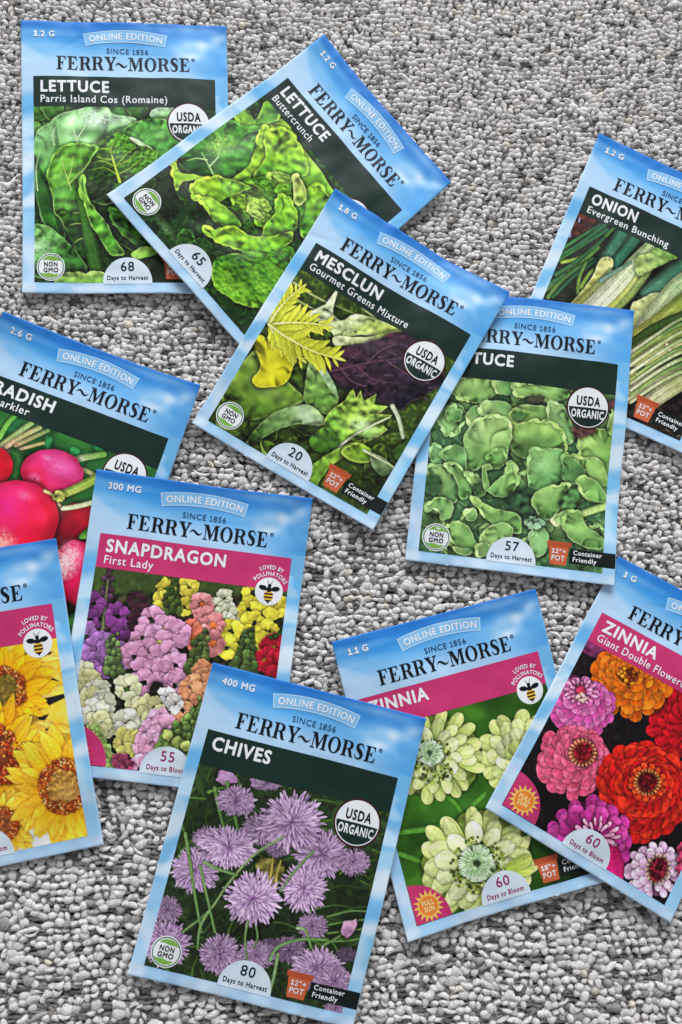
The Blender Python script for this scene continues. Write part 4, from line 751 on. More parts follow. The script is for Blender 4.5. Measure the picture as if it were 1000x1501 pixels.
    snap_spike(p, (440, 800), (590, 610), 90, (104, 136, 66), 9, 13); snap_spike(p, (500, 860), (560, 700), 70, (110, 140, 70), 7, 14)
    for i, (x, y) in enumerate(((480, 780), (520, 800), (440, 750))): p.blob((x, y), 24, (176, 190, 100), (110, 140, 60)); 
    return p

def sunflower(p, c, rp, rd, n, seed, asp=1., c0=(236, 128, 8), c1=(250, 174, 36), core=(150, 110, 60)):
    q = np.random.default_rng(seed)
    for lay in (0, 1, 2):
        for i in range(n):
            a = 6.283 * (i + lay * .33 + q.normal(0, .18)) / n; L = rp * q.uniform(.82, 1.1) * (1.04, 1, .88)[lay]
            b = (c[0] + rd * .75 * math.cos(a), c[1] + rd * .75 * math.sin(a) * asp); t = (c[0] + L * math.cos(a + q.normal(0, .1)), c[1] + L * math.sin(a + q.normal(0, .1)) * asp)
            p.petal(b, t, q.uniform(.3, .44), c0, tuple(np.minimum(np.array(c1) * q.uniform(.94, 1.06), 255)), kind='leafy', shade=.08, side=.06, vein=.04, shadow=.2, sr=1.2, bow=q.normal(0, .1))
    p.blob(c, rd, (150, 64, 28), (120, 50, 22), asp=asp, ruf=.15, sr=1.6, shadow=.6)
    p.dots(c, rd * .55, rd * 1.02, int(rd * 2.6), max(rd * .055, 4.5), [(206, 104, 46), (170, 76, 36), (226, 138, 66), (130, 58, 30), (236, 170, 104)], asp)
    p.blob(c, rd * .66, core, tuple(np.array(core) * .75), asp=asp, ruf=.2, sr=.8, shadow=.25, soft=.15, mott=.14, ms=.22)
    p.dots(c, 0, rd * .6, int(rd * 1.4), 3.5, [tuple(np.array(core) * f) for f in (.8, 1.1, 1.25, .95)], asp)
def pic_sun():
    p = Pic(HM['sun'], (0, 920), .2265, (240, 186, 60), 8); r = p.r
    p.mottle(2., (250, 210, 110), .6); p.glow((430, 1400), 500, (244, 240, 232), 2., .5)
    for i in range(60):
        a = (r.uniform(-400, 500), r.uniform(60, 1250)); t = r.uniform(-.5, .5); L = r.uniform(160, 300)
        p.petal(a, (a[0] + L * math.cos(t), a[1] + L * math.sin(t)), .3, (236, 170, 40), (248, 214, 116), kind='leafy', shadow=.15, sr=1.2, shade=.15)
    for q in ([(290, 292), (390, 340), (276, 352)], [(230, 520), (300, 450), (420, 420), (428, 446), (300, 510), (240, 535)], [(260, 470), (340, 410), (270, 462)], [(254, 572), (330, 548), (300, 592), (264, 590)], [(285, 660), (346, 630), (330, 656)], [(108, 1098), (220, 1064), (180, 1100), (150, 1140)], [(130, 930), (176, 938), (140, 946)], [(150, 230), (190, 170), (350, 150), (300, 180), (220, 190)], [(270, 180), (350, 148), (330, 170)]):
        p.leaf(q, (30, 28, 26), smooth=1, ruf=.1, shadow=0)
    p.leaf([(150, 110), (200, 160), (180, 210), (150, 240)], (120, 110, 40), (60, 70, 30), g=[(150, 120), (160, 240)]); p.leaf([(190, 560), (250, 580), (180, 612)], (196, 150, 70))
    sunflower(p, (20, 400), 330, 150, 20, 1, .95, (224, 130, 14), (246, 180, 40), (120, 100, 44))
    sunflower(p, (-60, 820), 380, 190, 22, 2, 1., (232, 136, 16), (248, 188, 48), (120, 60, 36))
    for t in ((260, 640), (280, 740), (290, 840), (220, 560)): p.petal((60, 800), t, .3, (236, 150, 20), (248, 196, 60), kind='leafy', rim=(250, 210, 110))
    p.blob((-60, 820), 150, (120, 60, 34), (96, 44, 28)); p.dots((-60, 820), 90, 196, 300, 9, [(206, 80, 40), (176, 56, 34), (226, 130, 70), (120, 40, 26)])
    sunflower(p, (10, 1270), 240, 110, 18, 3, 1., (236, 152, 24), (251, 204, 84), (150, 84, 50))
    sunflower(p, (420, 1020), 360, 150, 24, 4, 1.12, (238, 148, 16), (252, 194, 70), (176, 128, 66))
    p.glow((440, 1060), 70, (206, 170, 100), .5, 1., .3)
    return p

def chive_ball(p, c, r, seed, asp=.85, dim=1., dn=.0):
    q = np.random.default_rng(seed); c = np.array(c, float)
    p.blob(c, r * .8, tuple(np.array((120, 84, 136)) * dim), tuple(np.array((90, 62, 104)) * dim), asp=asp, ruf=.3, sr=1.6, shadow=.5, mott=.2, ms=.5)
    for ring, (rad, n, ln) in enumerate(((.70, 80, .29), (.58, 70, .32), (.42, 54, .34), (.3, 42, .32), (.18, 28, .3), (.05, 14, .26))):
        for i in range(n):
            a = 6.283 * (i + q.normal(0, .35)) / n; ca, sa = math.cos(a), math.sin(a); rr = r * rad * q.uniform(.75, 1.2); L = r * ln * q.uniform(.8, 1.2)
            b = (c[0] + ca * rr, c[1] + (sa * rr + dn * r * (1 - rad)) * asp); t = (c[0] + ca * (rr + L), c[1] + (sa * (rr + L) + dn * r * (1 - rad)) * asp)
            u = q.uniform(.82, 1.12) * dim; k = np.array((210, 152, 222)) * u; k2 = np.array((236, 194, 242)) * u
            if q.random() < .2: k *= .75; k2 *= .8
            p.petal(b, t, q.uniform(.17, .28), tuple(k * .62), tuple(np.minimum(k2, 250)), kind='thin', shade=.15, vein=0, shadow=.3, sr=.35, bow=q.normal(0, .12))
    for i in range(8): a = q.uniform(0, 6.28); x = c + r * .3 * q.random() * np.array((math.cos(a), math.sin(a) * asp)); p.petal(x, x + r * .12 * np.array((math.cos(a), math.sin(a))), .4, tuple(np.array((96, 60, 100)) * dim), tuple(np.array((130, 90, 140)) * dim), kind='thin', shadow=0)
def pic_chives():
    p = Pic(HM['chives'], (200, 1110), .4, (24, 34, 18), 9); r = p.r
    p.mottle(2., (40, 62, 28), .7); p.mottle(1., (12, 18, 10), .6, .2, 3)
    for i in range(190):
        x, y = r.uniform(40, 960), r.uniform(40, 930); a = r.normal(-1.1, .7) if x < 500 else r.normal(-.3, .5); L = r.uniform(60, 190); g = np.array((64, 98, 38)) * r.uniform(.45, 1.25) * (1.25 if y < 260 and x < 560 else .85)
        p.stroke([(x, y), (x + L * .5 * math.cos(a) + r.normal(0, 6), y + L * .5 * math.sin(a)), (x + L * math.cos(a + .2), y + L * math.sin(a + .2))], r.uniform(3, 7), r.uniform(1, 3), tuple(g), tuple(g * r.uniform(.6, 1.2)), shade=.3, shadow=.25, sm=3)
    p.shade((430, 620), 330, .55, 1.); p.shade((800, 520), 240, .35)
    p.blob((330, 70), 36, (150, 110, 150), (110, 80, 116), asp=.8, mott=.1)
    for l in ([(335, 90), (355, 180), (375, 270)], [(290, 110), (305, 190), (322, 260)]): p.stroke(l, 7, 6, (84, 116, 62), (60, 96, 44))
    for c, k in (((505, 430), 70),): p.leaf([(440, 380), (490, 370), (540, 390), (530, 460), (460, 470)], (70, 66, 30), (40, 40, 18), mott=.3)
    for l in ([(480, 470), (495, 420), (500, 370)], [(510, 480), (515, 430), (530, 380)]): p.stroke(l, 6, 4, (176, 150, 70), (120, 110, 50))
    D = [((480, 88), 62, .8, .5), ((368, 160), 72, .92, .8), ((460, 265), 76, .78, .85), ((265, 300), 60, .85, .8), ((520, 330), 50, .7, .8), ((215, 415), 90, .9, .9), ((680, 355), 100, .88, .9), ((795, 380), 58, .86, .85), ((112, 560), 56, .72, .9), ((645, 615), 54, .78, .9), ((110, 680), 92, .86, .95), ((560, 700), 66, .66, .8), ((490, 690), 40, .55, .8), ((770, 720), 36, .5, .8), ((440, 725), 68, .82, .85), ((308, 722), 76, .84, 1.), ((340, 330), 104, 1.05, .78), ((570, 235), 116, .98, .95), ((615, 480), 86, .98, 1.), ((430, 515), 104, 1., .95), ((660, 770), 96, .95, .85), ((725, 815), 70, .85, .85), ((730, 920), 46, .8, .7)]
    for i, (c, k, dim, asp) in enumerate(D): chive_ball(p, c, k, 300 + i, asp, dim)
    S = lambda l, w=6, a=(96, 124, 74), b=(76, 108, 56): p.stroke(l, w * .72, w * .55, a, b, shade=.35, shadow=.3)
    S([(540, 290), (430, 360), (340, 460), (270, 560), (170, 640)], 7, (120, 136, 96)); S([(650, 345), (580, 420), (530, 490)], 7); S([(180, 280), (200, 400), (215, 500), (240, 640)], 9, (90, 120, 66)); S([(235, 400), (260, 510), (290, 640)], 8); S([(270, 560), (236, 620), (225, 700)], 8)
    S([(250, 385), (300, 410), (370, 430)], 9, (110, 136, 90)); S([(490, 740), (520, 690), (600, 662), (700, 664)], 9, (110, 140, 88)); S([(590, 620), (620, 630), (640, 690)], 8, (130, 156, 110)); S([(520, 720), (505, 800), (490, 860)], 9, (120, 146, 96)); S([(690, 680), (730, 660), (760, 640)], 6); S([(410, 600), (400, 660), (405, 740)], 6); S([(440, 620), (445, 660), (430, 700)], 5)
    for i in range(4): S([(700, 580 + 30 * i), (780, 560 + 36 * i), (850, 560 + 30 * i)], 5, (76, 104, 50))
    p.leaf([(750, 630), (760, 600), (790, 594), (806, 590), (802, 620), (780, 655), (758, 650)], (196, 140, 176), (150, 100, 140), g=[(770, 600), (780, 650)], mott=.08, rim=(214, 170, 200), rw=.3)
    return p

def daisy(p, c, radii, w, cols, seed, asp=1., n0=18, kind='round', rim=None, dark=.5, spread=.3, vein=.05, off=(0, 0), lr=.42):
    """double zinnia: rings of overlapping petals, outermost first; off shifts the inner rings (a head seen at a slant)"""
    q = np.random.default_rng(seed); R = radii[0]
    if len(radii) > 2: p.blob((c[0], c[1]), R * .86, tuple(np.array(cols[0][0]) * .62), asp=asp, mott=.1, ruf=.3, pleat=0)
    for j, rad in enumerate(radii):
        n = max(int(n0 * (rad / R) ** .75), 7); f = 1 - rad / R; cx, cy = c[0] + off[0] * f, c[1] + off[1] * f
        for i in range(n):
            a = 6.283 * (i + .5 * (j % 2) + q.normal(0, .14)) / n; L = rad * q.uniform(.93, 1.06); ib = max(rad - R * lr, 0)
            b = (cx + ib * math.cos(a), cy + ib * math.sin(a) * asp); t = (cx + L * math.cos(a), cy + L * math.sin(a) * asp)
            u = q.uniform(.9, 1.08); k0 = np.array(cols[j % len(cols)][0]) * u; k1 = np.array(cols[j % len(cols)][1]) * u
            p.petal(b, t, w * q.uniform(.85, 1.15) * (R * lr) / max(L - ib, 1), tuple(k0), tuple(np.minimum(k1, 252)), kind=kind, shade=.3, vein=vein, shadow=dark, sr=.9, rim=rim, bow=q.normal(0, .08))
def pic_zgreen():
    p = Pic(HM['zgreen'], (570, 1010), .31, (46, 84, 26), 10); r = p.r
    p.mottle(4., (66, 112, 36), .7); p.mottle(9., (26, 52, 16), .8, 0, 3)
    p.glow((350, 560), 260, (74, 126, 50), .5); p.shade((800, 100), 300, .3); p.shade((850, 800), 260, .45)
    for l in ([(270, 500), (330, 560), (380, 640)], [(460, 510), (400, 570), (360, 640)], [(60, 690), (200, 670), (330, 660)], [(60, 790), (150, 820), (240, 850)]): p.stroke(l, 12, 16, (84, 136, 56), (70, 118, 44), shadow=.1)
    G = [((158, 184, 84), (212, 222, 146)), ((172, 196, 100), (220, 228, 162)), ((184, 204, 118), (228, 234, 186))]
    daisy(p, (640, 330), (215, 176, 132, 90), .66, G, 21, 1., 16, lr=.6, dark=.4)
    daisy(p, (232, 330), (228, 186, 142), .56, G, 22, .98, 17, off=(-40, -10), lr=.52, dark=.42)
    p.dots((215, 350), 40, 100, 90, 6, [(80, 94, 30), (140, 160, 64), (56, 66, 22), (190, 204, 104)])
    p.blob((200, 312), 62, (190, 214, 176), (150, 186, 130), mott=.2, ms=.5, ruf=.4); 
    def disc(c, R, n):
        for k in range(n):
            a = r.uniform(0, 6.28); d = R * math.sqrt(r.uniform(.06, 1)); b = (c[0] + d * .55 * math.cos(a), c[1] + d * .55 * math.sin(a)); t = (c[0] + d * math.cos(a), c[1] + d * math.sin(a))
            p.petal(b, t, .3, (130, 170, 110), (222, 234, 212), kind='thin', shadow=.25, sr=.3)
        p.blob(c, R * .16, (46, 66, 40), ruf=.1, sr=.8)
    disc((200, 312), 66, 150)
    daisy(p, (420, 830), (286, 250, 208), .50, G, 23, .92, 15, off=(10, 10), lr=.66, dark=.42)
    p.dots((425, 840), 70, 128, 150, 6, [(70, 84, 26), (140, 158, 66), (50, 60, 20), (190, 204, 104)], .95)
    p.blob((425, 835), 84, (150, 186, 130), (120, 160, 100), ruf=.4, mott=.2); disc((422, 832), 92, 240)
    for l in ((690, 860), (680, 800)): p.petal((560, 860), l, .5, (150, 176, 70), (190, 206, 110), rim=(214, 224, 150))
    p.leaf([(840, 800), (1010, 740), (1010, 920), (860, 900)], (16, 26, 14), soft=.6, shadow=0, mott=.2); return p
def pic_zgiant():
    p = Pic(HM['zgiant'], (720, 930), .28, (20, 14, 18), 11); r = p.r
    p.mottle(2., (40, 26, 34), .6); p.mottle(1., (8, 8, 8), .6, .2, 3)
    p.blob((530, 70), 60, (110, 44, 84), (60, 24, 50), soft=.5)
    daisy(p, (1010, 440), (210, 180, 150, 120, 90), .92, [((150, 10, 20), (206, 24, 38)), ((130, 8, 20), (190, 20, 34))], 31, 1.05, 20, dark=.55)
    daisy(p, (720, 250), (208, 180, 150, 124, 96, 70, 46), .95, [((176, 66, 8), (226, 104, 18)), ((192, 78, 10), (238, 126, 30))], 32, .98, 18, off=(-10, -60), dark=.55, rim=(246, 160, 60))
    p.dots((700, 220), 0, 46, 30, 9, [(140, 60, 16), (240, 150, 40), (96, 40, 14)])
    daisy(p, (465, 385), (172, 150, 126, 100, 76, 52), .95, [((172, 50, 124), (212, 88, 160)), ((190, 76, 142), (226, 122, 182))], 33, .92, 18, off=(-10, -110), dark=.5, rim=(240, 140, 200))
    daisy(p, (458, 305), (88, 62), .5, [((206, 100, 150), (240, 160, 200))], 34, .8, 15, dark=.45); p.blob((458, 300), 24, (206, 60, 96), (170, 40, 60)); p.dots((455, 335), 10, 34, 16, 8, [(246, 206, 170), (240, 180, 190)], .6)
    daisy(p, (415, 665), (196, 174, 150, 126, 102, 80), .98, [((176, 44, 80), (224, 90, 124)), ((190, 54, 90), (234, 106, 140))], 35, .98, 19, off=(60, -70), dark=.55, rim=(240, 130, 160))
    p.blob((458, 620), 64, (206, 84, 70), (176, 50, 50), mott=.2)
    for i in range(20): a = i * .314; p.petal((458 + 44 * math.cos(a), 620 + 44 * math.sin(a)), (458 + 74 * math.cos(a), 620 + 72 * math.sin(a)), .5, (196, 90, 70), (240, 160, 120), shadow=.35)
    p.blob((460, 616), 46, (150, 24, 40), (110, 14, 26), mott=.25, ms=.22, ruf=.3); p.dots((460, 616), 0, 40, 60, 6, [(120, 14, 30), (176, 36, 50), (90, 10, 20)])
    daisy(p, (780, 820), (262, 236, 210, 184, 158, 132, 108, 88), .98, [((150, 12, 14), (204, 34, 26)), ((164, 18, 14), (216, 52, 30)), ((136, 8, 14), (190, 26, 26))], 36, .99, 24, off=(20, -50), dark=.58)
    daisy(p, (802, 775), (104, 82), .85, [((206, 44, 20), (240, 84, 34))], 37, .95, 15, dark=.5)
    for i in range(22): a = i * .2856; p.petal((802 + 44 * math.cos(a), 775 + 42 * math.sin(a)), (802 + 74 * math.cos(a), 775 + 70 * math.sin(a)), .45, (206, 120, 60), (226, 150, 90), shadow=.35)
    p.blob((802, 775), 50, (110, 14, 22), (84, 8, 16), mott=.25, ms=.22, ruf=.3); p.dots((802, 775), 0, 44, 60, 6, [(90, 10, 20), (140, 26, 30), (70, 8, 14)])
    daisy(p, (490, 1060), (230, 200, 160), .9, [((140, 26, 98), (194, 60, 146)), ((158, 36, 112), (206, 78, 158))], 38, .95, 16, dark=.5)
    daisy(p, (520, 1050), (130, 100), .42, [((206, 110, 150), (240, 176, 206))], 39, .8, 15, dark=.5)
    p.petal((600, 1100), (640, 1290), .7, (176, 20, 90), (216, 40, 120))
    daisy(p, (840, 1230), (168, 136, 104), .8, [((190, 120, 170), (232, 190, 222)), ((206, 150, 190), (240, 210, 232))], 40, .9, 15, off=(10, -10), dark=.5, rim=(244, 220, 236))
    for i in range(18): a = i * .349; p.petal((860 + 30 * math.cos(a), 1220 + 40 * math.sin(a)), (860 + 74 * math.cos(a), 1224 + 84 * math.sin(a)), .34, (160, 60, 60), (240, 214, 170), shadow=.4)
    p.blob((862, 1225), 46, (120, 24, 44), (80, 10, 24), asp=1.3, mott=.3); p.dots((862, 1225), 0, 42, 40, 7, [(90, 14, 30), (150, 40, 60), (60, 8, 20)], 1.3)
    for y in (1130, 1180, 1230): p.blob((1010, y), 46, (206, 70, 110), (150, 40, 80))
    return p

# ------------------------------------------------------------------ lettering and marks
def tri_of(curve):
    o = bpy.data.objects.new('tmp', curve); COL.objects.link(o)
    dg = bpy.context.evaluated_depsgraph_get(); dg.update()
    me = bpy.data.meshes.new_from_object(o.evaluated_get(dg))
    me.calc_loop_triangles()
    V = np.empty(len(me.vertices) * 3, np.float32); me.vertices.foreach_get('co', V)
    T = np.empty(len(me.loop_triangles) * 3, np.int32); me.loop_triangles.foreach_get('vertices', T)
    bpy.data.objects.remove(o); bpy.data.meshes.remove(me); bpy.data.curves.remove(curve)
    V = V.reshape(-1, 3)[:, :2].astype(float); T = T.reshape(-1, 3)
    a, b, c = V[T[:, 0]], V[T[:, 1]], V[T[:, 2]]
    ar = (b[:, 0] - a[:, 0]) * (c[:, 1] - a[:, 1]) - (b[:, 1] - a[:, 1]) * (c[:, 0] - a[:, 0])
    T = np.where((ar < 0)[:, None], T[:, ::-1], T); return V, T
def merge(parts):
    Vs, Ts, Ms, o = [], [], [], 0
    for (V, T, m) in parts: Vs.append(V); Ts.append(T + o); Ms.append(np.full(len(T), m, np.int32)); o += len(V)
    return np.concatenate(Vs), np.concatenate(Ts), np.concatenate(Ms)
TXT = {}
def text_raw(body, bold=0., space=1.):
    k = (body, bold, space)
    if k not in TXT:
        c = bpy.data.curves.new('t', 'FONT'); c.body = body; c.offset = bold; c.resolution_u = 3; c.space_character = space; c.fill_mode = 'BOTH'
        TXT[k] = tri_of(c)
    return TXT[k]
CAPH = text_raw('H')[0][:, 1].max()
WI = float(np.ptp(text_raw('I')[0][:, 0]))
def advance(seg):                      # width of a run of letters, trailing blanks included
    return text_raw(seg + 'I')[0][:, 0].max() - WI - .02 if seg else 0.
def one(bold):                         # the figure 1 with its flag and foot
    s = (.075 + bold * 2.4) * 1.; h = CAPH; m = .21
    L = [(.03, 0), (.40, 0), (.40, s), (m + s / 2, s), (m + s / 2, h), (m - s / 2, h), (.02, h * .80), (.02 + s * .55, h * .80 - s * .75), (m - s / 2, h * .86), (m - s / 2, s), (.03, s)]
    return poly2d([[(x + 0.0, y) for x, y in L]])
ADV = {}
def adv(c):
    if c not in ADV: ADV[c] = .47 if c == '1' else advance(c)
    return ADV[c]
def text2d(body, bold=0.):
    """lettering as triangles plus a tiny stagger in height: letters are set one by one, and heavy weights are the
    outline repeated with small shifts, each copy a hair above the last"""
    k = ('t', body, bold)
    if k in TXT: return TXT[k]
    P = []; Z = []; x = 0.
    for i, c in enumerate(body):
        if c != ' ':
            V, T = one(bold) if c == '1' else text_raw(c); P.append((V + (x, 0), T, 0)); Z.append(np.full(len(V), .0015 * (i % 2)))
        x += adv(c) + bold * .5
    V, T, _ = merge(P); z = np.concatenate(Z); r = bold
    if r > .002:
        o = [(0, 0), (-r, 0), (r, 0), (0, -r), (0, r), (-r * .7, -r * .7), (r * .7, -r * .7), (-r * .7, r * .7), (r * .7, r * .7)]; n = len(V)
        T = np.concatenate([T + i * n for i in range(9)]); V = np.concatenate([V + q for q in o]); z = np.concatenate([z + .003 * i for i in range(9)])
    TXT[k] = (V, T, z); return TXT[k]
def poly2d(loops):
    c = bpy.data.curves.new('p', 'CURVE'); c.dimensions = '2D'; c.fill_mode = 'BOTH'
    for l in loops:
        s = c.splines.new('POLY'); s.points.add(len(l) - 1); s.use_cyclic_u = True
        for i, q in enumerate(l): s.points[i].co = (q[0], q[1], 0, 1)
    return tri_of(c)
def ell(cx, cy, rx, ry, n=28): return [(cx + rx * math.cos(6.2832 * i / n), cy + ry * math.sin(6.2832 * i / n)) for i in range(n)]
def swash(P, n=5):
    Q = catmull(P, n, False); d = np.gradient(Q[:, :2], axis=0); d /= np.hypot(d[:, 0], d[:, 1])[:, None]; nn = np.c_[-d[:, 1], d[:, 0]] * Q[:, 2:3]
    return [tuple(x) for x in Q[:, :2] + nn] + [tuple(x) for x in (Q[:, :2] - nn)[::-1]]
top_arm = [(.34, .47), (.44, .46), (.49, .36), (.53, .36), (.53, .66), (.49, .66), (.44, .54), (.34, .525), (.34, .945), (.50, .945), (.62, .90), (.68, .72), (.73, .72), (.71, 1), (0, 1), (0, .955), (.12, .93), (.12, .07), (0, .045)]
GL = {
 'F': (.78, [[(0, 0), (.46, 0), (.46, .045), (.34, .07)] + top_arm]),
 'E': (.86, [[(0, 0), (.74, 0), (.79, .31), (.74, .31), (.66, .12), (.53, .055), (.34, .055)] + top_arm]),
 'R': (.93, [[(0, 0), (.45, 0), (.45, .045), (.34, .07), (.34, .475), (.42, .47), (.50, .42), (.62, .10), (.70, 0), (.93, 0), (.93, .045), (.86, .07), (.74, .38), (.66, .49), (.76, .55), (.82, .65), (.83, .75), (.80, .87), (.70, .96), (.55, 1), (0, 1), (0, .955), (.12, .93), (.12, .07), (0, .045)], [(.34, .525), (.34, .945), (.46, .945), (.56, .91), (.60, .82), (.60, .68), (.56, .57), (.47, .525)]]),
 'Y': (.90, [[(.27, 0), (.73, 0), (.73, .045), (.61, .07), (.61, .42), (.83, .90), (.93, .955), (.93, 1), (.60, 1), (.60, .955), (.72, .92), (.545, .52), (.36, .93), (.46, .955), (.46, 1), (0, 1), (0, .955), (.09, .92), (.39, .40), (.39, .07), (.27, .045)]]),
 'M': (1.24, [[(0, 0), (.36, 0), (.36, .045), (.22, .08), (.22, .80), (.52, 0), (.58, 0), (.88, .82), (.88, .07), (.77, .045), (.77, 0), (1.20, 0), (1.20, .045), (1.09, .07), (1.09, .93), (1.20, .955), (1.20, 1), (.86, 1), (.63, .36), (.38, 1), (0, 1), (0, .955), (.12, .93), (.15, .90), (.15, .08), (0, .045)]]),
 'O': (.95, [ell(.46, .5, .46, .525), ell(.46, .5, .235, .465)]),
 'S': (.70, [swash([(.60, .70, .012), (.575, .84, .03), (.50, .945, .04), (.36, .975, .045), (.20, .91, .075), (.155, .77, .10), (.22, .63, .115), (.36, .52, .125), (.49, .39, .12), (.53, .25, .105), (.47, .10, .08), (.33, .028, .045), (.18, .06, .04), (.09, .17, .03), (.055, .32, .012)])]),
 '~': (.94, [swash([(0, .34, .012), (.10, .47, .04), (.24, .51, .06), (.40, .42, .075), (.56, .30, .07), (.70, .27, .05), (.82, .33, .03), (.92, .45, .01)])]),
}
def brand2d():
    x = 0; loops = []
    for ch in 'FERRY~MORSE':
        w, L = GL[ch]; x -= .08 * (ch == '~'); 
        for l in L: loops.append([(px + x, py) for px, py in l])
        x += w + .045 - .03 * (ch == '~')
    return poly2d(loops)
BRAND = brand2d()

# ------------------------------------------------------------------ one seed packet
def rect(u0, v0, u1, v1, step=1.):
    nu = max(int((u1 - u0) / step), 1) + 1; nv = max(int((v1 - v0) / step), 1) + 1
    U, V = np.meshgrid(np.linspace(u0, u1, nu), np.linspace(v0, v1, nv)); i = np.arange(nu * nv).reshape(nv, nu)
    a, b, c, d = i[:-1, :-1].ravel(), i[:-1, 1:].ravel(), i[1:, 1:].ravel(), i[1:, :-1].ravel()
    return np.c_[U.ravel(), V.ravel()], np.concatenate([np.c_[a, d, c], np.c_[a, c, b]])
def disc(cu, cv, r, a0=0., a1=6.28319, n=44, rings=9, ry=None):
    t = np.linspace(a0, a1, n + 1); V = [(cu, cv)]
    for k in range(1, rings + 1): V += [(cu + r * k / rings * math.cos(x), cv + (ry or r) * k / rings * math.sin(x)) for x in t]
    T = []
    for i in range(n): T.append((0, 1 + i, 2 + i))
    for k in range(rings - 1):
        for i in range(n): a = 1 + k * (n + 1) + i; b = a + n + 1; T += [(a, b, b + 1), (a, b + 1, a + 1)]
    return np.array(V, float), np.array(T)[:, ::-1]
def quad(*p, n=8):
    p = np.array(p, float); a, b = np.meshgrid(np.linspace(0, 1, n), np.linspace(0, 1, n)); a = a[..., None]; b = b[..., None]
    V = ((p[0] * (1 - a) + p[1] * a) * (1 - b) + (p[3] * (1 - a) + p[2] * a) * b).reshape(-1, 2); i = np.arange(n * n).reshape(n, n)
    a, b, c, d = i[:-1, :-1].ravel(), i[:-1, 1:].ravel(), i[1:, 1:].ravel(), i[1:, :-1].ravel(); return V, np.concatenate([np.c_[a, d, c], np.c_[a, c, b]])
class Packet:
    def __init__(s, key, label):
        s.key = key; c = np.array(CORNERS[key]) * MM; s.zb, s.zt = LAY[key]
        s.cen = c.mean(0); d = (c[1] - c[0]) + (c[3] - c[2]); s.ang = math.atan2(d[1], d[0])
        ca, sa = math.cos(-s.ang), math.sin(-s.ang); q = c - s.cen; s.cl = np.c_[q[:, 0] * ca - q[:, 1] * sa, q[:, 0] * sa + q[:, 1] * ca]
        s.root = bpy.data.objects.new('seed_packet', None); COL.objects.link(s.root); s.root.empty_display_size = .02
        s.z0 = float(s.zb.min())
        s.root.location = (s.cen[0], s.cen[1], s.z0); s.root.rotation_euler = (0, 0, s.ang)
        s.root['label'] = label; s.root['category'] = 'seed packet'; s.root['group'] = 'seed packets scattered on the rug'
    def to3(s, uv, lift):
        xy = bil(s.cl, uv[:, 0], uv[:, 1]); z = samp(s.zt, uv[:, 0] / PKW * (NU - 1), uv[:, 1] / PKH * (NV - 1)) - s.z0
        return np.c_[xy, z + lift * MM]
    def part(s, name, uv, T, mats, lift, parent=None, midx=None, col=None, smooth=True):
        me = bpy.data.meshes.new(name); set_mesh(me, s.to3(uv, lift), T, smooth)
        for m in (mats if isinstance(mats, (list, tuple)) else [mats]): me.materials.append(m)
        if midx is not None: me.polygons.foreach_set('material_index', midx)
        if col is not None: set_col(me, col)
        o = bpy.data.objects.new(name, me); COL.objects.link(o); o.parent = parent or s.root; return o
    def text(s, name, lines, mat, lift=.2, parent=None):
        """lines: (body, u, v baseline, cap height, bold, align, width or None, arc radius or None)"""
        P = []; Z = []
        for (body, u, v, cap, bold, al, wid, arc) in lines:
            V, T, z = text2d(body, bold); k = cap / CAPH; Z.append(z); x = V[:, 0] - V[:, 0].min(); w = x.max() * k; kx = k if wid is None else wid / x.max(); x = x * kx; w = x.max()
            x = x - {'L': 0, 'C': w / 2, 'R': w}[al]; y = V[:, 1] * k
            if arc: t = x / arc; x, y = (arc + y) * np.sin(t), (arc + y) * np.cos(t) - arc
            P.append((np.c_[u + x, v - y], T, 0))
        V, T, _ = merge(P); return s.part(name, V, T, mat, lift + np.concatenate(Z), parent, smooth=False)

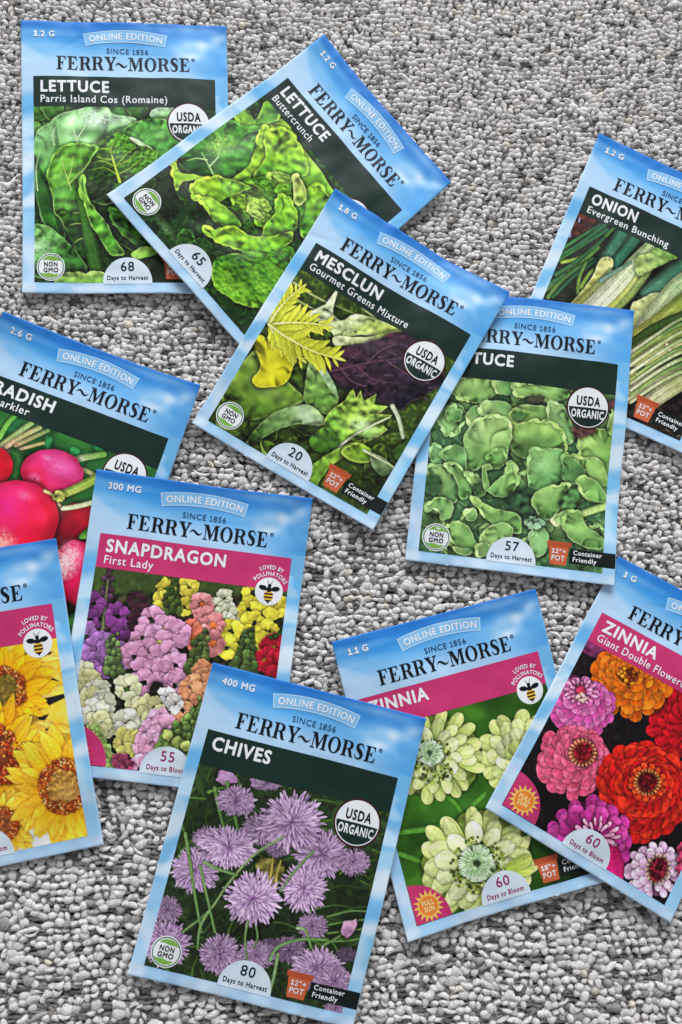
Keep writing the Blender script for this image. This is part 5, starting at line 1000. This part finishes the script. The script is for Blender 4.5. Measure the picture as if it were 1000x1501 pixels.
def sky_print(seed):
    U, V = UG.astype(float), VG.astype(float); sh = U.shape
    n1 = snoise(*sh, 9, 11); n2 = snoise(*sh, 4, 12); st = np.random.default_rng(5).standard_normal(sh)
    fy = np.fft.fftfreq(sh[0])[:, None]; fx = np.fft.fftfreq(sh[1])[None]; st = np.fft.ifft2(np.fft.fft2(st) * np.exp(-2 * np.pi ** 2 * ((fx * 22) ** 2 + (fy * 2.2) ** 2))).real; st /= st.std()
    xs = np.array([0, 6, 11.5, 17, 22, 26, 113.]); K = np.array([(34, 110, 194), (54, 138, 210), (94, 166, 224), (148, 192, 232), (172, 202, 233), (128, 184, 228), (134, 188, 228)], float)
    C = np.stack([np.interp(V - U * .03, xs, K[:, k]) for k in range(3)], -1)
    def mixc(a, c):
        a = np.clip(a, 0, 1)[..., None]; C[:] = C * (1 - a) + np.array(c, float) * a
    g = lambda u, v, ru, rv: np.exp(-((U - u) / ru) ** 2 - ((V - v) / rv) ** 2)
    mixc(.16 * st * (V < 24), (186, 216, 243)); mixc(-.16 * st * (V < 24), (78, 150, 220))
    # slanting bank of pale cloud from the left edge
    ray = np.clip((V - (8.5 + U * .58)) / 2.2, 0, 1) * np.exp(-U / 17) * np.clip((31 - V) / 6, 0, 1); mixc(.75 * ray, (196, 214, 240))
    mixc(.6 * g(36, 19, 26, 4.5), (196, 216, 241))
    # blue at upper right with white cloud puffs
    mixc(.8 * g(82, 21, 14, 9), (70, 154, 224)); mixc(.6 * g(64, 12, 12, 5), (92, 166, 229))
    cl = np.clip(g(74, 9.5, 6, 2.6) + .8 * g(67.5, 14, 5, 2.2) + .8 * g(79, 6, 3.6, 2.2) + .5 * n2 * g(73, 11, 10, 5) + .25 * n1 * g(70, 11, 12, 6), 0, 1) ** 1.3; mixc(.85 * cl, (222, 231, 246))
    # borders: alternating sky and cloud
    def bord(side, bands):
        m = np.clip((5.6 - (U if side == 'L' else PKW - U)) / .6 + 1, 0, 1) * (V > 22)
        for v0, v1, c in bands:
            w = (v1 - v0) / 2; a = np.exp(-np.abs((V + 1.6 * n1 + .35 * U * (1 if side == 'L' else 0) - (v0 + v1) / 2) / w) ** 4); mixc(.85 * a * m, c)
    bord('L', [(22, 32, (184, 208, 235)), (31, 39, (92, 166, 222)), (40, 50, (228, 234, 244)), (51, 57, (140, 190, 230)), (58, 65, (222, 230, 243)), (66, 73, (122, 182, 228)), (74, 80, (218, 227, 241)), (81, 88, (168, 200, 232)), (89, 113, (196, 210, 233))])
    bord('R', [(22, 31, (116, 180, 226)), (31, 41, (98, 172, 226)), (42, 48, (224, 231, 243)), (49, 58, (104, 176, 228)), (59, 65, (226, 232, 243)), (66, 75, (118, 184, 229)), (76, 82, (214, 225, 240)), (83, 94, (136, 194, 231)), (95, 113, (170, 204, 232))])
    mixc(np.clip((V - 107.5) / 2.5, 0, 1) * .8, (192, 207, 231)); mixc(.5 * np.clip(n1 + .5 * n2, 0, 1) * (V > 30) * ((U < 6) | (U > 76) | (V > 107)), (222, 229, 240)); mixc(.3 * np.clip(-n1 - n2, 0, 1) * (V > 30), (130, 186, 226)); mixc(.5 * g(60, 111, 20, 3), (160, 200, 236))
    ed = np.minimum(np.minimum(U, PKW - U), np.minimum(V, PKH - V)); mixc(.35 * np.clip(1 - ed / .5, 0, 1) * (V > 8), (228, 234, 244))
    return lin(np.clip(C * (.965, 1., 1.), 0, 255) / 255.).reshape(-1, 3) * PRINT
SKY = sky_print(1)
def envelope(p):
    uv = np.c_[UG.ravel(), VG.ravel()]; F = p.to3(uv, 0.); n = NU * NV; B = F.copy(); B[:, 2] = p.zb.ravel() - p.z0
    i = np.arange(n).reshape(NV, NU); a, b, c, d = i[:-1, :-1].ravel(), i[:-1, 1:].ravel(), i[1:, 1:].ravel(), i[1:, :-1].ravel()
    rim = np.concatenate([i[0, :-1], i[:-1, -1], i[-1, :0:-1], i[:0:-1, 0]])
    # coarse back: every fourth row and column would not meet the rim, so the back keeps the front's grid
    f = np.c_[a, d, c, b]; bk = np.c_[a, b, c, d] + n; r2 = np.roll(rim, -1); side = np.c_[rim, r2, r2 + n, rim + n]
    me = bpy.data.meshes.new('envelope'); set_mesh(me, np.concatenate([F, B]), np.concatenate([f, bk, side]))
    C = np.concatenate([SKY, np.tile(lin(np.array([(196, 210, 234)]) / 255.) * PRINT, (n, 1))]); set_col(me, C); me.materials.append(M_PRINT)
    o = bpy.data.objects.new('envelope', me); COL.objects.link(o); o.parent = p.root; return o
PGU, PGV = PW // 2, PH // 2
def picture(p, img):
    U, V = np.meshgrid(np.linspace(U0, U1, PGU), np.linspace(V0, V1, PGV)); i = np.arange(PGU * PGV).reshape(PGV, PGU)
    a, b, c, d = i[:-1, :-1].ravel(), i[:-1, 1:].ravel(), i[1:, 1:].ravel(), i[1:, :-1].ravel()
    return p.part('printed_picture', np.c_[U.ravel(), V.ravel()], np.c_[a, d, c, b], M_PRINT, .05, col=np.clip(lin(img.reshape(-1, 3)) * PRINT, 0, .95))

def brand(p):
    V, T = BRAND; w = V[:, 0].max(); k = 53.2 / w
    uv = np.c_[14.1 + V[:, 0] * k, 20.7 - V[:, 1] * 5.75]
    b = p.part('brand_lettering', uv, T, M_BLACK, .16, smooth=False)
    p.text('registered_mark', [('\u00ae', 68.0, 16.2, 1.35, 0.01, 'L', None, None)], M_BLACK, .16, b)
    p.text('founding_year_lettering', [('SINCE 1856', 42.4, 13.5, 2.15, .004, 'C', 16.6, None)], M_SINCE, .16)
    R = 72.; C0 = 41.8
    def arc(u, v): t = (u - C0) / R; r = R - (v - 8.); return np.c_[C0 + r * np.sin(t), 8. + R - r * np.cos(t)]
    V, T = rect(25.6, 3.4, 57.6, 8.6); V2 = arc(V[:, 0], V[:, 1])
    tag = p.part('edition_tag', V2, T, M_TAG, .09)
    P = []
    for r in ((25.6, 3.4, 57.6, 3.75), (25.6, 8.25, 57.6, 8.6), (25.6, 3.75, 25.95, 8.25), (57.25, 3.75, 57.6, 8.25)): V, T = rect(*r); P.append((arc(V[:, 0], V[:, 1]), T, 0))
    V, T, _ = merge(P); p.part('tag_border', V, T, ink('tag_line_ink', rgb((178, 209, 240))), .13, tag)
    V, T, z = text2d('ONLINE EDITION', .018); k = 2.55 / CAPH; x = V[:, 0] - V[:, 0].min(); x = x * 28.6 / x.max() + C0 - 14.3
    p.part('tag_lettering', arc(x, 7.3 - V[:, 1] * k), T, M_WHITE, .16 + z, tag, smooth=False)
def band(p, mat, title, variety=None, bottom=36.4, tw=None, vw=None):
    V, T = rect(4.8, 23.6, 77.4, bottom); b = p.part('title_band', V, T, mat, .10)
    if title: p.text('title_lettering', [(title, 7.7, 30.2, 4.55, .034, 'L', tw, None)], M_WHITE, .18, b)
    if variety: p.text('variety_lettering', [(variety, 7.7, 34.7, 3.0, .010, 'L', vw, None)], M_WHITE, .18, b)
def weight(p, t): p.text('weight_lettering', [(t, 5.2, 6.6, 2.35, .026, 'L', None, None)], M_WHITE, .16)
def seal(p):
    cu, cv = 66.6, 42.9; P = [(*disc(cu, cv, 8.75), 0)]; V, T, M = merge(P); s = p.part('organic_seal', V, T, M_MAROON, .12)
    V, T = disc(cu, cv, 8.1); p.part('seal_face', V, T, M_WHITE, .16, s)
    V, T = disc(cu, cv, 7.7, 0.02, 3.1216); p.part('seal_lower_half', V, T, M_GREEN, .19, s)
    p.text('seal_lettering', [('USDA', cu, cv - .9, 3.5, .034, 'C', 9.6, None)], M_BLACK, .22, s)
    p.text('seal_lettering', [('ORGANIC', cu, cv + 4.2, 3.1, .034, 'C', 13.2, None)], M_WHITE, .22, s)
def nongmo(p):
    cu, cv = 11.2, 102.5; V, T = disc(cu, cv, 5.5); s = p.part('non_gmo_mark', V, T, M_WHITE, .12)
    P = [(*poly2d([ell(cu, cv, 5.1, 5.1, 44), ell(cu, cv, 4.75, 4.75, 44)]), 0)]
    for sg in (-1, 1):
        L = [(cu - sg * 4.1, cv + sg * 2.3), (cu - sg * 2.6, cv + sg * 2.6), (cu - sg * .6, cv + sg * 2.45), (cu + sg * 1.2, cv + sg * 2.9), (cu + sg * 3.3, cv + sg * 2.7), (cu + sg * 2.1, cv + sg * 3.9), (cu + sg * .4, cv + sg * 4.4), (cu - sg * 1.6, cv + sg * 4.2), (cu - sg * 3.2, cv + sg * 3.3)]
        P.append((*poly2d([L]), 1))
    V, T, M = merge([(a, b[:, ::-1], m) for a, b, m in P]); p.part('leaf_ring', V, T, [M_LEAFD, M_LEAF], .17, s, M)
    p.text('mark_lettering', [('NON', cu, cv - .2, 1.75, .03, 'C', 5.3, None), ('GMO', cu, cv + 2.1, 1.75, .03, 'C', 5.8, None)], M_BLACK, .2, s)
def badge(p, num, word, tm=None):
    cu, cv = 41.2, 108.4; V, T = disc(cu, cv, 9.7, 3.14159, 6.28319); V2, T2 = rect(cu - 9.7, 108.4, cu + 9.7, 109.2); V, T, M = merge([(V, T, 0), (V2, T2, 0)])
    s = p.part('days_badge', V, T, M_PALE, .12); t = M_NAVY if word.endswith('vest') else M_PINKT
    if num: p.text('day_count', [(num, cu, 104.1, 3.6, .012, 'C', None, None)], t, .17, s)
    p.text('badge_lettering', [('Days to ' + word, cu, 107.6, 1.75, .024, 'C', 16.2 if word.endswith('vest') else 14.6, None)], t, .17, s)
def pot(p, size, strip=True):
    V, T = quad((55.6, 100.1), (63.6, 100.1), (62.8, 107.4), (56.5, 107.4)); s = p.part('pot_mark', V, T, M_POT, .14)
    V, T = quad((54.7, 98.2), (64.5, 98.2), (64.2, 100.2), (55., 100.2)); p.part('pot_rim', V, T, M_POTD, .17, s)
    p.text('pot_lettering', [(size, 59.7, 102.9, 1.75, .02, 'C', 5.6, None), ('POT', 59.6, 105.7, 2.0, .02, 'C', 5.2, None)], M_WHITE, .2, s)
    if strip: V, T = quad((64.4, 100.4), (82.45, 100.4), (82.45, 106.3), (63.6, 106.3)); V, T = rect(64., 100.4, 82.3, 106.3)
    st = p.part('container_strip', V, T, M_STRIP, .10)
    p.text('strip_lettering', [('Container', 65.4, 102.75, 1.75, .022, 'L', 11.4, None), ('Friendly', 65.4, 105.4, 1.75, .022, 'L', 9.4, None)], M_WHITE, .16, st)
def bee(p):
    cu, cv = 70.4, 37.2; V, T = disc(cu, cv, 5.3); s = p.part('pollinator_badge', V, T, M_WHITE, .13)
    K = lambda loops: poly2d(loops)
    def wing(sg): return [(cu + sg * .5, cv - 1.0), (cu + sg * 1.6, cv - 2.0), (cu + sg * 3.2, cv - 2.2), (cu + sg * 4.1, cv - 1.6), (cu + sg * 3.7, cv - .7), (cu + sg * 2.4, cv - .2), (cu + sg * 1., cv - .3)]
    P = [(*K([wing(-1)]), 0), (*K([wing(1)]), 0), (*K([ell(cu, cv - 2.2, .75, .7, 14)]), 0), (*K([ell(cu, cv - .7, 1.05, 1.0, 16)]), 0)]
    for sg in (-1, 1): P.append((*K([[(cu + sg * .25, cv - 2.8), (cu + sg * 1.0, cv - 4.2), (cu + sg * 1.15, cv - 4.1), (cu + sg * .45, cv - 2.7)]]), 0))
    hw = lambda y: 1.75 * math.sqrt(max(0, 1 - ((y - 1.7) / 2.4) ** 2))
    for i, y in enumerate(np.arange(0., 3.9, .65)):
        y1 = y + .65; P.append((*K([[(cu - hw(y), cv + y), (cu + hw(y), cv + y), (cu + hw(y1), cv + y1), (cu - hw(y1), cv + y1)]]), 1 if i % 2 == 0 else 0))
    P.append((*K([[(cu - .5, cv + 3.8), (cu + .5, cv + 3.8), (cu, cv + 4.7)]]), 0))
    V, T, M = merge([(a, b[:, ::-1], m) for a, b, m in P]); p.part('bee_mark', V, T, [M_BLACK, M_YEL], .19, s, M)
    p.text('badge_lettering', [('LOVED BY', cu, cv - 8.5, 1.55, .022, 'C', 8.6, 8.6), ('POLLINATORS', cu, cv - 6.1, 1.55, .022, 'C', 12.6, 6.6)], M_WHITE, .17, s)
def sun(p, cu=11.2, cv=103.0, z=1.):
    V, T = disc(5.0, 108.5, 14.2, -1.5708, 0.); s = p.part('sun_badge', V, T, M_PINK, .12); P = []
    for i in range(16):
        a = 6.2832 * i / 16; b = .17; P.append((*quad((cu + z * 3.9 * math.cos(a - b), cv + z * 3.9 * math.sin(a - b)), (cu + z * 6. * math.cos(a), cv + z * 6. * math.sin(a)), (cu + z * 3.9 * math.cos(a + b), cv + z * 3.9 * math.sin(a + b)), (cu + z * 3.4 * math.cos(a), cv + z * 3.4 * math.sin(a)), n=2), 0))
    V, T, M = merge([(a, b[:, ::-1], m) for a, b, m in P]); p.part('sun_rays', V, T, M_SUN, .16, s)
    V, T = disc(cu, cv, 4.05 * z); f = p.part('sun_face', V, T, M_SUN, .17, s); V, T = disc(cu, cv, 3.6 * z); p.part('sun_centre', V, T, M_SUNO, .19, s)
    p.text('sun_lettering', [('FULL', cu, cv - .2, 1.75, .03, 'C', 4.8, None), ('SUN', cu, cv + 2.0, 1.75, .03, 'C', 4., None)], ink('sun_text_ink', rgb((250, 220, 150))), .22, s)

LAY = lay_all(ORDER, {k: np.array(v) * MM for k, v in CORNERS.items()})
def packet(key, label, wt, bandmat, title, variety, marks, days=None, potsize=None, tw=None, vw=None):
    p = Packet(key, label); envelope(p); picture(p, PICS[key]); brand(p); band(p, bandmat, title, variety, 36.4, tw, vw)
    if wt: weight(p, wt)
    if days: badge(p, *days)
    if potsize: pot(p, potsize)
    for m in marks: m(p)
    return p
TONE = dict(romaine=.80, butter=.82, mesclun=.84, lettuce=.70, onion=.86, radish=.90, snap=.86, sun=.86, chives=.74, zgreen=.90, zgiant=.95)
SAT = dict(snap=1.0, lettuce=1.0, onion=.95, zgiant=1.0, mesclun=1.05, radish=1.05, chives=1.1)
SHARP = dict(snap=.2, chives=.2, zgiant=.25, zgreen=.2, sun=.15, radish=.2)
def finish(img, g, sat, sharp):          # the printed photographs are vivid: a little more contrast and saturation
    c = img ** g; b = np.stack([gblur(c[..., k], 3.2) for k in range(3)], -1); c = np.clip(c + sharp * (c - b), .004, 1); m = c.mean(-1, keepdims=True); c = m + (c - m) * sat; return np.clip(c + .55 * (c - .42) * c * (1 - c), 0, 1)
PICS = {k: finish(globals()['pic_' + k]().out(), TONE[k], SAT.get(k, 1.14), SHARP.get(k, .28)) for k in ORDER}
packet('romaine', 'packet with big upright dark green romaine leaves, topmost left on the rug, lying straight', '1.2 G', M_GREEN, 'LETTUCE', 'Parris Island Cos (Romaine)', (seal, nongmo), ('68', 'Harvest'), '12"+', 27.2, 50.4)
packet('butter', 'packet with round crinkled yellow-green butterhead lettuce, turned steeply, its corner over the romaine packet', '1.2 G', M_GREEN, 'LETTUCE', 'Buttercrunch', (seal, nongmo), ('65', 'Harvest'), None, 27.2, 23.5)
packet('onion', 'packet with bunched green onion stalks, cut by the right edge of the picture', '1.2 G', M_GREEN, 'ONION', 'Evergreen Bunching', (), None, '12"+', 20.3, 36.5)
packet('zgreen', 'magenta-banded packet with pale lime green zinnia flowers on dark green', '1.1 G', M_PINK, 'ZINNIA', None, (bee, sun), ('60', 'Bloom'), '18"+', 23.5)
packet('zgiant', 'magenta-banded packet with orange, pink and red zinnias on black, at the right edge', '1 G', M_PINK, 'ZINNIA', 'Giant Double Flowered Mix', (sun,), ('60', 'Bloom'), None, 23.5, 48.)
packet('lettuce', 'packet filled with small light green lettuce leaves, tucked under the mixed greens packet', None, M_GREEN, 'LETTUCE', None, (seal, nongmo), ('57', 'Harvest'), '12"+', 27.2)
packet('mesclun', 'packet of mixed salad greens with one dark purple leaf and a yellow jagged leaf', '1.8 G', M_GREEN, 'MESCLUN', 'Gourmet Greens Mixture', (seal, nongmo), ('20', 'Harvest'), '12"+', 30.6, 46.)
packet('radish', 'packet with round red radishes, partly cut by the left edge of the picture', '2.6 G', M_GREEN, 'RADISH', 'Sparkler', (seal,), None, None, 24.5, 16.5)
packet('snap', 'magenta-banded packet with purple, pink, yellow and cream snapdragon spikes', '300 MG', M_PINK, 'SNAPDRAGON', 'First Lady', (bee, lambda p: sun(p, 8.2, 104.4, .8)), ('55', 'Bloom'), None, 45., 18.2)
packet('sun', 'magenta-banded packet with yellow sunflowers, mostly cut off by the left edge of the picture', None, M_PINK, None, None, (bee,), (None, 'Bloom'), None)
packet('chives', 'packet with round lilac chive flowers on dark green, lowest in the picture', '400 MG', M_GREEN, 'CHIVES', None, (seal, nongmo), ('80', 'Harvest'), '12"+', 22.2)
